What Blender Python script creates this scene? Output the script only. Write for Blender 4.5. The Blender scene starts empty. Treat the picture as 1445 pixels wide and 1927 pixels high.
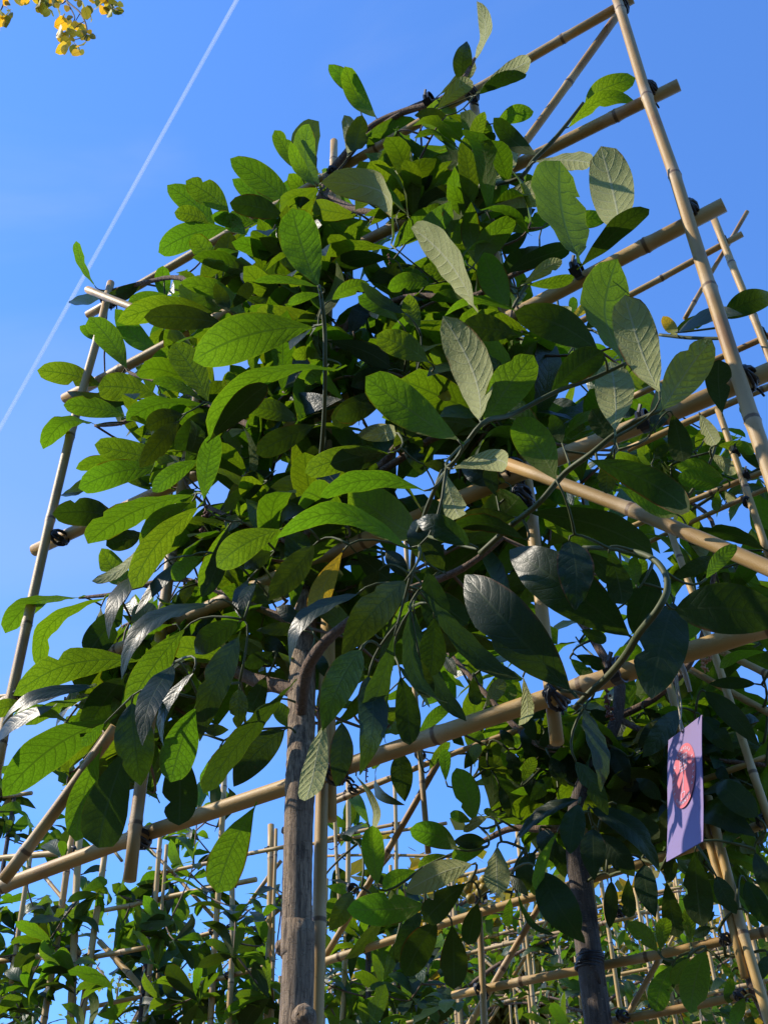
import bpy, math, random
import numpy as np
from mathutils import Vector, Matrix

scene = bpy.context.scene
COL = scene.collection
R = random.Random(7)

# ------------------------------------------------------------------ camera
CAM_H = 1.40
F_PX, CX, CY = 2140.0, 722.5, 963.5
_u = np.array([-51.0, -2447.0, F_PX]); _u /= np.linalg.norm(_u)
_y = np.array([0, 0, 1.0]) - _u[2] * _u; _y /= np.linalg.norm(_y)
_x = np.cross(_y, _u)
W2C = np.array([_x, _y, _u])                     # world axes written in camera (right, down, forward)
CAM = np.array([0.0, 0.0, CAM_H])
cd = bpy.data.cameras.new('camera'); cam = bpy.data.objects.new('camera', cd); COL.objects.link(cam)
rt, dn, fw = W2C[:, 0], W2C[:, 1], W2C[:, 2]
cam.matrix_world = Matrix(((rt[0], -dn[0], -fw[0], 0), (rt[1], -dn[1], -fw[1], 0), (rt[2], -dn[2], -fw[2], CAM_H), (0, 0, 0, 1)))
cd.sensor_fit = 'VERTICAL'; cd.sensor_height = 24.0; cd.lens = F_PX / 1927.0 * 24.0
cd.clip_start = 0.02; cd.clip_end = 20000
scene.camera = cam

# ------------------------------------------------------------------ light
SUN_AZ, SUN_EL = math.radians(-89), math.radians(39)     # azimuth measured from +Y towards +X
S = np.array([math.sin(SUN_AZ) * math.cos(SUN_EL), math.cos(SUN_AZ) * math.cos(SUN_EL), math.sin(SUN_EL)])
world = bpy.data.worlds.new('World'); scene.world = world; world.use_nodes = True
wn = world.node_tree.nodes; wl = world.node_tree.links
bg = wn['Background']
sky = wn.new('ShaderNodeTexSky'); sky.sky_type = 'NISHITA'; sky.sun_disc = False
sky.sun_elevation = SUN_EL; sky.sun_rotation = SUN_AZ % (2 * math.pi)
sky.air_density = 1.0; sky.dust_density = 0.2; sky.ozone_density = 6.0; sky.altitude = 50
gm = wn.new('ShaderNodeGamma'); gm.inputs[1].default_value = 0.85        # a phone's richer rendering of the same sky, everywhere alike
gn = wn.new('ShaderNodeVectorMath'); gn.operation = 'MULTIPLY'; gn.inputs[1].default_value = (1.27, 1.945, 2.88)
wl.new(sky.outputs[0], gm.inputs[0]); wl.new(gm.outputs[0], gn.inputs[0]); 
tcw = wn.new('ShaderNodeTexCoord'); mpw = wn.new('ShaderNodeMapping'); mpw.inputs['Scale'].default_value = (1.0, 2.6, 1.4); mpw.inputs['Location'].default_value = (0.35, 0.1, 0.0)
nzw = wn.new('ShaderNodeTexNoise'); nzw.inputs['Scale'].default_value = 1.7; nzw.inputs['Detail'].default_value = 6; nzw.inputs['Distortion'].default_value = 0.6
wl.new(tcw.outputs['Generated'], mpw.inputs[0]); wl.new(mpw.outputs[0], nzw.inputs['Vector'])
rgw = wn.new('ShaderNodeMapRange'); rgw.interpolation_type = 'SMOOTHSTEP'; wl.new(nzw.outputs[0], rgw.inputs[0])
for i_, v_ in ((1, 0.52), (2, 0.78), (3, 0.0), (4, 0.22)): rgw.inputs[i_].default_value = v_
mxw = wn.new('ShaderNodeMix'); mxw.data_type = 'RGBA'; wl.new(rgw.outputs[0], mxw.inputs[0]); wl.new(gn.outputs[0], mxw.inputs[6]); mxw.inputs[7].default_value = (4.2, 4.9, 6.2, 1)
wl.new(mxw.outputs[2], bg.inputs[0]); bg.inputs[1].default_value = 0.121
sl = bpy.data.lights.new('sun', 'SUN'); sl.energy = 5.0; sl.angle = math.radians(0.53); sl.color = (1.0, 0.90, 0.75)
so = bpy.data.objects.new('sun', sl); COL.objects.link(so)
so.rotation_euler = Vector((-S[0], -S[1], -S[2])).to_track_quat('-Z', 'Y').to_euler()
scene.view_settings.view_transform = 'Standard'; scene.view_settings.look = 'None'
scene.view_settings.exposure = 0.32; scene.view_settings.gamma = 1.0
scene.render.engine = 'CYCLES'
scene.cycles.max_bounces = 8; scene.cycles.transparent_max_bounces = 12

# ------------------------------------------------------------------ projection helpers
DV = np.array([-0.85037, 0.52618, 0.0])          # direction in which the nursery rows run (left and away)
NV = np.array([0.52618, 0.85037, 0.0])           # away from the camera, across the rows

def ray(px, py):
    c = np.array([px - CX, py - CY, F_PX]); c /= np.linalg.norm(c)
    return W2C @ c
def on(px, py, D):
    r = ray(px, py)
    return CAM + r * (D / (NV @ r))
def rw(a, D, z):
    """point given along the row, across the rows, height"""
    return DV * a + NV * D + np.array([0, 0, z])
def proj(p):
    c = W2C.T @ (np.asarray(p) - CAM)
    if c[2] < 0.05: return None
    return CX + F_PX * c[0] / c[2], CY + F_PX * c[1] / c[2]
def inview(p, m=160):
    q = proj(p)
    return q is not None and -m < q[0] < 1445 + m and -m < q[1] < 1927 + m
def pxr(r, p):                                   # radius in photo pixels to metres at p
    return r * np.linalg.norm(np.asarray(p) - CAM) / F_PX
def nrm(v):
    v = np.asarray(v, float); return v / (np.linalg.norm(v) + 1e-12)

# ------------------------------------------------------------------ materials
def mat(name):
    m = bpy.data.materials.new(name); m.use_nodes = True
    nt = m.node_tree; nt.nodes.clear()
    out = nt.nodes.new('ShaderNodeOutputMaterial')
    return m, nt, out
class NT:
    def __init__(s, nt): s.nt = nt
    def n(s, t, **kw):
        o = s.nt.nodes.new(t)
        for k, v in kw.items(): setattr(o, k, v)
        return o
    def link(s, a, b): s.nt.links.new(a, b)
    def math(s, op, a, b=None, c=None, clamp=False):
        o = s.n('ShaderNodeMath', operation=op); o.use_clamp = clamp
        for i, v in enumerate((a, b, c)):
            if v is None: continue
            if isinstance(v, (int, float)): o.inputs[i].default_value = v
            else: s.link(v, o.inputs[i])
        return o.outputs[0]
    def mix(s, f, a, b, blend='MIX'):
        o = s.n('ShaderNodeMix', data_type='RGBA', blend_type=blend)
        for i, v in ((0, f), (6, a), (7, b)):
            if isinstance(v, (int, float)): o.inputs[i].default_value = v
            elif isinstance(v, tuple): o.inputs[i].default_value = (*v, 1)
            else: s.link(v, o.inputs[i])
        return o.outputs[2]
    def ramp(s, f, a, b, lo=0.0, hi=1.0):
        o = s.n('ShaderNodeMapRange'); o.interpolation_type = 'SMOOTHSTEP'
        s.link(f, o.inputs[0]); o.inputs[1].default_value = a; o.inputs[2].default_value = b
        o.inputs[3].default_value = lo; o.inputs[4].default_value = hi
        return o.outputs[0]
    def noise(s, vec, scale, detail=3, rough=0.5):
        o = s.n('ShaderNodeTexNoise'); o.inputs['Scale'].default_value = scale
        o.inputs['Detail'].default_value = detail; o.inputs['Roughness'].default_value = rough
        if vec is not None: s.link(vec, o.inputs['Vector'])
        return o.outputs[0]
    def bump(s, h, strength, dist):
        o = s.n('ShaderNodeBump'); o.inputs['Strength'].default_value = strength; o.inputs['Distance'].default_value = dist
        s.link(h, o.inputs['Height']); return o.outputs[0]

def leaf_material(name, topA, topB, under, trans, rough=0.32, tfac=0.5, bmp_s=0.2):
    m, nt, out = mat(name); T = NT(nt)
    uv = T.n('ShaderNodeUVMap').outputs[0]
    sx = T.n('ShaderNodeSeparateXYZ'); T.link(uv, sx.inputs[0])
    geo = T.n('ShaderNodeNewGeometry'); oi = T.n('ShaderNodeObjectInfo')
    rnd = T.math('FRACT', T.math('ADD', geo.outputs['Random Per Island'], T.math('MULTIPLY', oi.outputs['Random'], 7.3)))
    tc = T.n('ShaderNodeTexCoord').outputs['Object']
    off = T.n('ShaderNodeVectorMath', operation='ADD'); T.link(tc, off.inputs[0])
    cmb = T.n('ShaderNodeCombineXYZ'); T.link(T.math('MULTIPLY', rnd, 13.0), cmb.inputs[0]); T.link(cmb.outputs[0], off.inputs[1])
    pos = off.outputs[0]
    wob = T.math('MULTIPLY', T.math('SUBTRACT', T.noise(pos, 22, 2), 0.5), 0.06)
    u = T.math('ABSOLUTE', T.math('MULTIPLY', T.math('SUBTRACT', sx.outputs[0], 0.5), 2.0))   # 0 midrib .. 1 edge
    mid = T.ramp(u, 0.025, 0.075, 1.0, 0.0)
    s = T.math('ADD', T.math('SUBTRACT', sx.outputs[1], T.math('MULTIPLY', T.math('POWER', u, 1.35), 0.16)), wob)
    fr = T.math('ABSOLUTE', T.math('SUBTRACT', T.math('FRACT', T.math('MULTIPLY', s, 10.0)), 0.5))   # 0.5 on the vein
    side = T.math('MULTIPLY', T.ramp(fr, 0.40, 0.49), T.ramp(u, 0.75, 1.0, 1.0, 0.1))
    puff = T.math('SUBTRACT', 1.0, T.math('MULTIPLY', T.math('MULTIPLY', fr, fr), 4.0))
    vor = T.n('ShaderNodeTexVoronoi', feature='DISTANCE_TO_EDGE'); T.link(pos, vor.inputs['Vector']); vor.inputs['Scale'].default_value = 190
    net = T.ramp(vor.outputs['Distance'], 0.0, 0.14, 0.55, 0.0)
    vein = T.math('MAXIMUM', T.math('MAXIMUM', mid, T.math('MULTIPLY', side, 0.9)), net)
    blot = T.noise(pos, 14, 3, 0.6)
    spot = T.ramp(T.noise(pos, 42, 4, 0.7), 0.70, 0.76)
    spot = T.math('MULTIPLY', spot, T.ramp(rnd, 0.45, 0.8))
    edgeb = T.math('MULTIPLY', T.math('MULTIPLY', T.ramp(u, 0.86, 1.0), T.ramp(blot, 0.5, 0.62)), T.ramp(T.math('FRACT', T.math('MULTIPLY', rnd, 5.7)), 0.4, 0.7))
    brown = T.math('MAXIMUM', spot, edgeb, clamp=True)
    tmix = T.math('ADD', T.math('MULTIPLY', rnd, 0.6), T.math('MULTIPLY', blot, 0.5), clamp=True)
    top = T.mix(tmix, topA, topB)
    top = T.mix(T.math('MULTIPLY', T.math('MAXIMUM', mid, T.math('MULTIPLY', side, 0.35)), 0.30), top, (0.10, 0.14, 0.04))
    top = T.mix(brown, top, (0.12, 0.055, 0.015))
    un = T.mix(T.math('MULTIPLY', T.math('SUBTRACT', blot, 0.35), 0.9, clamp=True), under, tuple(c * 0.72 for c in under))
    un = T.mix(T.math('MULTIPLY', T.math('MAXIMUM', mid, T.math('MULTIPLY', side, 0.35)), 0.5), un, tuple(min(0.5, c * 2.2 + 0.02) for c in under))
    un = T.mix(brown, un, (0.16, 0.075, 0.02))
    rnd2 = T.math('FRACT', T.math('MULTIPLY', rnd, 3.1))
    tr = T.mix(rnd2, trans, (trans[0] * 1.75, trans[1] * 1.05, trans[2]))
    tr = T.mix(T.math('MULTIPLY', vein, 0.72), tr, tuple(c * 0.25 for c in trans))
    tr = T.mix(T.math('MULTIPLY', blot, 0.4), tr, tuple(c * 0.45 for c in trans))
    tr = T.mix(T.math('MULTIPLY', T.ramp(u, 0.93, 1.0), 0.5), tr, (trans[0] * 2.2, trans[1] * 1.25, trans[2] * 1.2))
    tr = T.mix(brown, tr, (0.12, 0.03, 0.0))
    back = geo.outputs['Backfacing']
    colr = T.mix(back, top, un)
    h = T.math('ADD', T.math('MULTIPLY', puff, 0.5), T.math('MULTIPLY', vein, -0.5))
    h = T.math('ADD', h, T.math('MULTIPLY', T.noise(pos, 30, 2), 0.2))
    bmp = T.bump(h, bmp_s, 0.0018)
    p = T.n('ShaderNodeBsdfPrincipled')
    T.link(colr, p.inputs['Base Color']); T.link(bmp, p.inputs['Normal'])
    rg = T.math('ADD', T.math('MULTIPLY', back, 0.26), T.math('ADD', rough, T.math('MULTIPLY', blot, 0.12)))
    T.link(rg, p.inputs['Roughness'])
    T.link(T.math('SUBTRACT', 0.42, T.math('MULTIPLY', back, 0.34)), p.inputs['Specular IOR Level'])
    t = T.n('ShaderNodeBsdfTranslucent'); T.link(tr, t.inputs['Color']); T.link(bmp, t.inputs['Normal'])
    a = T.n('ShaderNodeMixShader'); a.inputs[0].default_value = tfac
    T.link(p.outputs[0], a.inputs[1]); T.link(t.outputs[0], a.inputs[2]); T.link(a.outputs[0], out.inputs[0])
    return m

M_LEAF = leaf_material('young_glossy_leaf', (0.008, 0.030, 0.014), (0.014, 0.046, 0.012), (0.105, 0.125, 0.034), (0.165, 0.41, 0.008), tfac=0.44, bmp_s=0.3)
M_OLD_SHADED = leaf_material('mature_and_shaded_leaf', (0.005, 0.017, 0.007), (0.010, 0.028, 0.008), (0.042, 0.055, 0.016), (0.06, 0.15, 0.005), rough=0.36, tfac=0.28, bmp_s=0.16)  # mature leaves; its darker colour also stands in for shade on shaded undersides
M_SUNBACK = leaf_material('sunlit_back_leaf', (0.008, 0.030, 0.014), (0.014, 0.046, 0.012), (0.36, 0.37, 0.15), (0.13, 0.24, 0.01), tfac=0.3, bmp_s=0.5)  # underside colour raised to carry the sunlight on lit leaf backs
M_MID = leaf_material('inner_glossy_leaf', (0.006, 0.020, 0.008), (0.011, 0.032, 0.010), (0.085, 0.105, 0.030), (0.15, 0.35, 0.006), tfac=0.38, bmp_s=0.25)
M_YEL = leaf_material('yellowing_leaf', (0.10, 0.12, 0.015), (0.22, 0.19, 0.02), (0.30, 0.30, 0.09), (0.55, 0.45, 0.02), tfac=0.45)
M_AUT = leaf_material('autumn_leaf', (0.55, 0.42, 0.03), (0.28, 0.30, 0.03), (0.50, 0.42, 0.07), (0.85, 0.62, 0.02), rough=0.45, tfac=0.5)

def bamboo_material():
    m, nt, out = mat('bamboo'); T = NT(nt)
    uv = T.n('ShaderNodeUVMap').outputs[0]; sx = T.n('ShaderNodeSeparateXYZ'); T.link(uv, sx.inputs[0])
    tc = T.n('ShaderNodeTexCoord').outputs['Object']
    oi = T.n('ShaderNodeObjectInfo').outputs['Random']
    geo = T.n('ShaderNodeNewGeometry').outputs['Random Per Island']
    rnd = T.math('FRACT', T.math('ADD', geo, T.math('MULTIPLY', oi, 5.1)))
    mp = T.n('ShaderNodeMapping'); mp.inputs['Scale'].default_value = (40, 1.2, 1); T.link(uv, mp.inputs[0])
    fib = T.noise(mp.outputs[0], 3.0, 5, 0.6)
    bl = T.noise(tc, 9, 4, 0.6)
    dist = T.math('ABSOLUTE', sx.outputs[1])                       # distance to node in units of 1 = 2.5 cm
    col = T.mix(rnd, (0.50, 0.325, 0.105), (0.36, 0.215, 0.062))
    col = T.mix(T.math('MULTIPLY', fib, 0.5), col, (0.47, 0.31, 0.11))
    col = T.mix(T.ramp(bl, 0.50, 0.72, 0.0, 0.65), col, (0.24, 0.115, 0.045))
    col = T.mix(T.math('MULTIPLY', T.ramp(dist, 0.0, 1.4, 1.0, 0.0), 0.35), col, (0.62, 0.50, 0.33))
    col = T.mix(T.ramp(dist, 0.07, 0.16, 0.85, 0.0), col, (0.10, 0.05, 0.02))
    specks = T.ramp(T.noise(tc, 260, 2, 0.7), 0.68, 0.74)
    col = T.mix(T.math('MULTIPLY', specks, 0.5), col, (0.12, 0.06, 0.03))
    p = T.n('ShaderNodeBsdfPrincipled'); T.link(col, p.inputs['Base Color'])
    p.inputs['Roughness'].default_value = 0.5; p.inputs['Specular IOR Level'].default_value = 0.35
    T.link(T.bump(T.math('ADD', fib, T.math('MULTIPLY', bl, 0.5)), 0.25, 0.0012), p.inputs['Normal'])
    T.link(p.outputs[0], out.inputs[0]); return m
M_BAM = bamboo_material()

def bark_material(name, a, b, c):
    m, nt, out = mat(name); T = NT(nt)
    tc = T.n('ShaderNodeTexCoord').outputs['Object']
    mp = T.n('ShaderNodeMapping'); mp.inputs['Scale'].default_value = (1, 1, 0.10); T.link(tc, mp.inputs[0])
    mp2 = T.n('ShaderNodeMapping'); mp2.inputs['Scale'].default_value = (1, 1, 3.2); T.link(tc, mp2.inputs[0])
    f1 = T.noise(mp.outputs[0], 260, 6, 0.7); f2 = T.noise(tc, 16, 4, 0.6); len_ = T.noise(mp2.outputs[0], 150, 3, 0.6)
    col = T.mix(T.ramp(f1, 0.35, 0.65), a, b); col = T.mix(T.ramp(f2, 0.45, 0.7, 0.0, 0.8), col, c)
    lt = T.ramp(len_, 0.60, 0.68)
    col = T.mix(T.math('MULTIPLY', lt, 0.6), col, (0.42, 0.30, 0.19))
    p = T.n('ShaderNodeBsdfPrincipled'); T.link(col, p.inputs['Base Color']); p.inputs['Roughness'].default_value = 0.85
    h = T.math('ADD', T.math('ADD', T.math('MULTIPLY', f1, 0.7), T.math('MULTIPLY', lt, 0.35)), T.math('MULTIPLY', f2, 0.8))
    T.link(T.bump(h, 1.0, 0.006), p.inputs['Normal']); T.link(p.outputs[0], out.inputs[0]); return m
M_BARK = bark_material('grey_bark', (0.07, 0.046, 0.028), (0.40, 0.285, 0.18), (0.23, 0.16, 0.10))
M_BRANCH = bark_material('brown_branch_bark', (0.10, 0.06, 0.038), (0.25, 0.155, 0.095), (0.16, 0.10, 0.06))
M_DARKBARK = bark_material('dark_bark', (0.05, 0.036, 0.026), (0.13, 0.095, 0.07), (0.09, 0.065, 0.05))

def simple(name, col, rough=0.6, bump=0.0, scale=60, col2=None):
    m, nt, out = mat(name); T = NT(nt)
    tc = T.n('ShaderNodeTexCoord').outputs['Object']; nz = T.noise(tc, scale, 4, 0.6)
    c = T.mix(nz, col, col2 or tuple(x * 0.75 for x in col))
    p = T.n('ShaderNodeBsdfPrincipled'); T.link(c, p.inputs['Base Color']); p.inputs['Roughness'].default_value = rough
    if bump: T.link(T.bump(nz, bump, 0.002), p.inputs['Normal'])
    T.link(p.outputs[0], out.inputs[0]); return m
M_TWIG = simple('green_twig', (0.05, 0.075, 0.010), 0.65, 0.2, 30, (0.065, 0.065, 0.012))
M_BTWIG = simple('brown_twig', (0.16, 0.10, 0.055), 0.7, 0.3, 60)
M_TIE = simple('black_tie', (0.012, 0.012, 0.014), 0.42, 0.2)
M_CARD = simple('violet_card', (0.20, 0.145, 0.30), 0.5, 0.0, 14, (0.195, 0.14, 0.29))
M_LOGO = simple('rose_print', (0.55, 0.11, 0.13), 0.5, 0.0, 20, (0.53, 0.105, 0.125))
M_WHITE = simple('white_print', (0.66, 0.58, 0.70), 0.5)
M_STRING = simple('jute_string', (0.45, 0.40, 0.31), 0.85, 0.6, 400)
M_BUD = simple('brown_bud', (0.18, 0.07, 0.04), 0.8, 0.5, 300)
M_FRUIT = simple('ochre_fruit', (0.42, 0.22, 0.03), 0.5, 0.2, 60, (0.20, 0.22, 0.03))

# ------------------------------------------------------------------ object helpers
def tag(o, label=None, cat=None, group=None, kind=None):
    if label: o['label'] = label
    if cat: o['category'] = cat
    if group: o['group'] = group
    if kind: o['kind'] = kind
    return o
def empty(name, loc, label, cat, group=None):
    o = bpy.data.objects.new(name, None); COL.objects.link(o); o.location = loc
    o.empty_display_size = 0.1
    return tag(o, label, cat, group)
def link_mesh(name, me, parent=None, at=None):
    o = bpy.data.objects.new(name, me); COL.objects.link(o)
    if parent is not None:
        o.parent = parent
        pl = np.array(parent.location) if parent.parent is None else np.array(parent.location) + np.array(parent.parent.location)
    else: pl = np.zeros(3)
    if at is not None: o.location = tuple(np.asarray(at) - pl)
    return o
class MB:
    """collects shapes with uvs and becomes one mesh"""
    def __init__(s): s.v = []; s.f = []; s.uv = []; s.n = 0; s.mi = []
    def add(s, verts, faces, uvs, mi=0):
        s.v.append(np.asarray(verts, float))
        for fc in faces:
            s.f.append([i + s.n for i in fc]); s.mi.append(mi)
            for i in fc: s.uv.append(uvs[i])
        s.n += len(verts)
    def grid(s, P, UV, wrap=False, mi=0):
        nr, nc = P.shape[:2]
        fs = []
        for i in range(nr - 1):
            for j in range(nc - 1): fs.append((i * nc + j, (i + 1) * nc + j, (i + 1) * nc + j + 1, i * nc + j + 1))
        s.add(P.reshape(-1, 3), fs, [tuple(t) for t in UV.reshape(-1, 2)], mi)
    def mesh(s, name, mats, origin=(0, 0, 0), smooth=True):
        me = bpy.data.meshes.new(name)
        V = np.vstack(s.v) - np.asarray(origin)
        me.from_pydata(V.tolist(), [], s.f)
        uvl = me.uv_layers.new(name='UVMap'); uvl.data.foreach_set('uv', np.asarray(s.uv, 'f').ravel())
        if not isinstance(mats, (list, tuple)): mats = [mats]
        for m in mats: me.materials.append(m)
        if len(mats) > 1: me.polygons.foreach_set('material_index', s.mi)
        if smooth: me.polygons.foreach_set('use_smooth', [True] * len(me.polygons))
        me.update(); return me
    def build(s, name, mats, parent=None, at=(0, 0, 0), smooth=True):
        return link_mesh(name, s.mesh(name, mats, at, smooth), parent, at)

def frame_for(t):
    a = np.array([0, 0, 1.0]) if abs(t[2]) < 0.9 else np.array([1.0, 0, 0])
    s = nrm(np.cross(t, a)); return s, np.cross(s, t)
def tube(mb, pts, rad, sides=8, vcoord=None, caps=True, mi=0, wob=None):
    pts = [np.asarray(p, float) for p in pts]; n = len(pts)
    P = np.zeros((n, sides + 1, 3)); UV = np.zeros((n, sides + 1, 2))
    tprev = None; L = 0
    for i in range(n):
        t = nrm(pts[min(i + 1, n - 1)] - pts[max(i - 1, 0)])
        if tprev is None: s, b = frame_for(t)
        else:
            s = nrm(s - (s @ t) * t); b = np.cross(s, t)
        tprev = t
        if i: L += np.linalg.norm(pts[i] - pts[i - 1])
        for j in range(sides + 1):
            a = 2 * math.pi * j / sides
            r = rad[i] * (1 + (wob(i, j % sides) if wob else 0))
            P[i, j] = pts[i] + r * (math.cos(a) * s + math.sin(a) * b)
            UV[i, j] = (j / sides, L * 10 if vcoord is None else vcoord[i])
    P[:, sides] = P[:, 0]
    nr, nc = n, sides
    V = P[:, :sides].reshape(-1, 3); fs = []
    for i in range(nr - 1):
        for j in range(nc):
            k = (j + 1) % nc
            fs.append((i * nc + j, (i + 1) * nc + j, (i + 1) * nc + k, i * nc + k))
    uv = [tuple(t) for t in UV[:, :sides].reshape(-1, 2)]
    if caps:
        fs.append(tuple(range(nc))); fs.append(tuple(reversed(range((nr - 1) * nc, nr * nc))))
    mb.add(V, fs, uv, mi)
def smooth_path(pts, rad, sub=4):
    """Catmull-Rom"""
    P = [np.asarray(p, float) for p in pts]; n = len(P); out = []; ro = []
    for i in range(n - 1):
        p0, p1, p2, p3 = P[max(i - 1, 0)], P[i], P[i + 1], P[min(i + 2, n - 1)]
        for k in range(sub):
            t = k / sub
            out.append(0.5 * ((2 * p1) + (-p0 + p2) * t + (2 * p0 - 5 * p1 + 4 * p2 - p3) * t * t + (-p0 + 3 * p1 - 3 * p2 + p3) * t ** 3))
            ro.append(rad[i] * (1 - t) + rad[i + 1] * t)
    out.append(P[-1]); ro.append(rad[-1]); return out, ro

# ------------------------------------------------------------------ bamboo
def bamboo(name, a, b, r, parent, sides=10, bend=0.005, rnd=R, far=False):
    a = np.asarray(a); b = np.asarray(b); L = np.linalg.norm(b - a); t = (b - a) / L; r = r * 0.91
    s, q = frame_for(t); ph = rnd.uniform(0, 6.28); bd = s * math.cos(ph) + q * math.sin(ph)
    nodes = []; x = rnd.uniform(0.04, 0.22)
    while x < L - 0.02: nodes.append(x); x += rnd.uniform(0.17, 0.30)
    st = {0.0, L}
    for nd in nodes:
        for o in ((-0.012, -0.005, -0.0012, 0.0012, 0.006, 0.014) if not far else (-0.008, 0.0, 0.008)):
            if 0 < nd + o < L: st.add(nd + o)
    for k in range(1, 8): st.add(L * k / 8)
    st = sorted(st); pts = []; rad = []; vc = []
    kink = {nd: rnd.uniform(-1, 1) * bend for nd in nodes}
    tap = rnd.choice([-1, 1]) * 0.07
    for x in st:
        off = bd * bend * L * 2.2 * math.sin(math.pi * x / L)
        for nd, kk in kink.items():
            off = off + q * kk * max(0, 1 - abs(x - nd) / 0.2)
        pts.append(a + t * x + off)
        dn_ = min([abs(x - nd) for nd in nodes] + [9])
        sg = min(nodes, key=lambda nd: abs(x - nd)) if nodes else 0
        bul = 0.16 * math.exp(-(dn_ / 0.006) ** 2)
        if dn_ < 0.0014 and x < sg: bul -= 0.10
        rad.append(r * (1 + bul + tap * (x / L - 0.5)))
        vc.append(dn_ / 0.025)
    mb = MB(); tube(mb, pts, rad, sides, vc)
    return mb.build(name, M_BAM, parent, a)

def tie(parent, p, axes, r, name='tie', rnd=R, loops=6, far=False):
    """black lashing round the crossing of two canes (axes: their directions)"""
    p = np.asarray(p); mb = MB(); a, b = nrm(axes[0]), nrm(axes[1]); nn = nrm(np.cross(a, b))
    ring = 14 if not far else 8
    for k in range(loops if not far else 2):
        d = nrm(a + b * (1 if k % 2 else -1)); e = nrm(np.cross(d, nn))
        rr = r * rnd.uniform(1.12, 1.35); hh = r * rnd.uniform(1.85, 2.1)
        sh = d * rnd.uniform(-0.35, 0.35) * r
        pts = [p + sh + e * rr * math.cos(x) + nn * hh * math.sin(x) + d * 0.25 * r * math.sin(x * 2 + k) for x in np.linspace(0, 2 * math.pi, ring)]
        tube(mb, pts, [r * 0.25] * ring, 5, caps=False)
    if not far:
        for k in range(2):
            q0 = p - nn * r * 1.9 + a * rnd.uniform(-1, 1) * r; dd = nrm(np.array([rnd.uniform(-1, 1), rnd.uniform(-1, 0.2), rnd.uniform(-0.9, 0.4)]))
            tube(mb, [q0, q0 + dd * r * 0.9, q0 + dd * r * 1.5 + np.array([0, 0, -r * 0.5])], [r * 0.17] * 3, 5)
    return mb.build(name, M_TIE, parent, p)

def strap(parent, p, axis, r, name='strap', size=1.0):
    """flat black plastic strap with a buckle, round a stem and a cane"""
    p = np.asarray(p); axis = nrm(axis); vd = nrm(p - CAM); s = nrm(np.cross(axis, vd)); q = np.cross(s, axis)
    mb = MB(); n = 16; w = r * 0.55 * size
    P = np.zeros((4, n + 1, 3)); UV = np.zeros((4, n + 1, 2))
    for i in range(n + 1):
        a = 2 * math.pi * i / n; c = s * math.cos(a) * r * 1.25 + q * math.sin(a) * r * 2.0
        o = nrm(c)
        P[0, i] = p + c + axis * w; P[1, i] = p + c * 1.12 + axis * w * 0.95; P[2, i] = p + c * 1.12 - axis * w * 0.95; P[3, i] = p + c - axis * w
    mb.grid(P, UV)
    bx = p - q * r * 2.2
    cs = [bx + axis * i * w * 1.3 + s * j * r * 0.6 + q * k * r * 0.35 for i in (-1, 1) for j in (-1, 1) for k in (-1, 1)]
    mb.add(cs, [(0, 1, 3, 2), (4, 6, 7, 5), (0, 4, 5, 1), (2, 3, 7, 6), (0, 2, 6, 4), (1, 5, 7, 3)], [(0, 0)] * 8)
    tl = [bx + s * r * 0.5, bx + s * r * 1.2 - q * r * 0.3 + axis * w * 0.4, bx + s * r * 1.9 - q * r * 0.1 + axis * w * 1.3]
    tube(mb, tl, [w * 0.4] * 3, 4)
    return mb.build(name, M_TIE, parent, p, smooth=False)

# ------------------------------------------------------------------ leaves
def leaf_grid(L, W, bow=0.0, arch=0.1, fold=0.12, curl=0.0, nv=12, hu=3, rnd=R, notch=True, a=0.95, b=0.50, petiole=0.07):
    """leaf in its own frame: x along, y across, z to the upper side; returns P[nv+2, 2hu+1, 3], UV"""
    vs = [-petiole, -petiole * 0.4] + [ (i / nv) for i in range(nv + 1)]
    nc = 2 * hu + 1; P = np.zeros((len(vs), nc, 3)); UV = np.zeros((len(vs), nc, 2))
    vm = a / (a + b); mx = vm ** a * (1 - vm) ** b
    ph = rnd.uniform(0, 6.28); amp = W * rnd.uniform(0.015, 0.045); fq = rnd.uniform(2.5, 5)
    nt = (rnd.uniform(0.3, 0.9), rnd.choice([-1, 1]), rnd.uniform(0.2, 0.55), rnd.uniform(0.03, 0.07)) if notch and rnd.random() < 0.4 else None
    tw = rnd.uniform(-0.35, 0.35)
    for i, v in enumerate(vs):
        v0 = max(0.0, min(1.0, v))
        hw = 0.5 * W * (v0 ** a * (1 - v0) ** b) / mx if v0 > 0 else 0
        hw = max(hw, L * 0.008)
        if v0 >= 1: hw = 0.0004
        cx = L * v; cz = arch * L * (4 * v0 * (1 - v0)) - curl * L * (max(0, v0 - 0.5) ** 2 * 2.2 - 0.55 * v0)
        cy = bow * 4 * v0 * (1 - v0)
        th = tw * (v0 - 0.5)
        for j in range(nc):
            uu = (j - hu) / hu; y = uu * hw
            if nt and uu * nt[1] > 0:
                y *= 1 - nt[2] * abs(uu) ** 0.5 * math.exp(-((v0 - nt[0]) / nt[3]) ** 2)
            z = fold * abs(y) * 1.6 - fold * 1.1 * (y * y) / (hw + 1e-6) + amp * abs(uu) ** 2 * math.sin(fq * 6.28 * v0 + ph + (1.5 if uu > 0 else 0)) * (1 if 0 < v0 < 1 else 0)
            P[i, j] = (cx, cy + y * math.cos(th), cz + z + y * math.sin(th))
            UV[i, j] = (0.5 + 0.5 * uu, v)
    return P, UV
def place_grid(P, B, ax, N):
    ax = nrm(ax); N = nrm(N - (N @ ax) * ax); sd = np.cross(N, ax)
    return B + P[..., 0:1] * ax + P[..., 1:2] * sd + P[..., 2:3] * N

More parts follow.
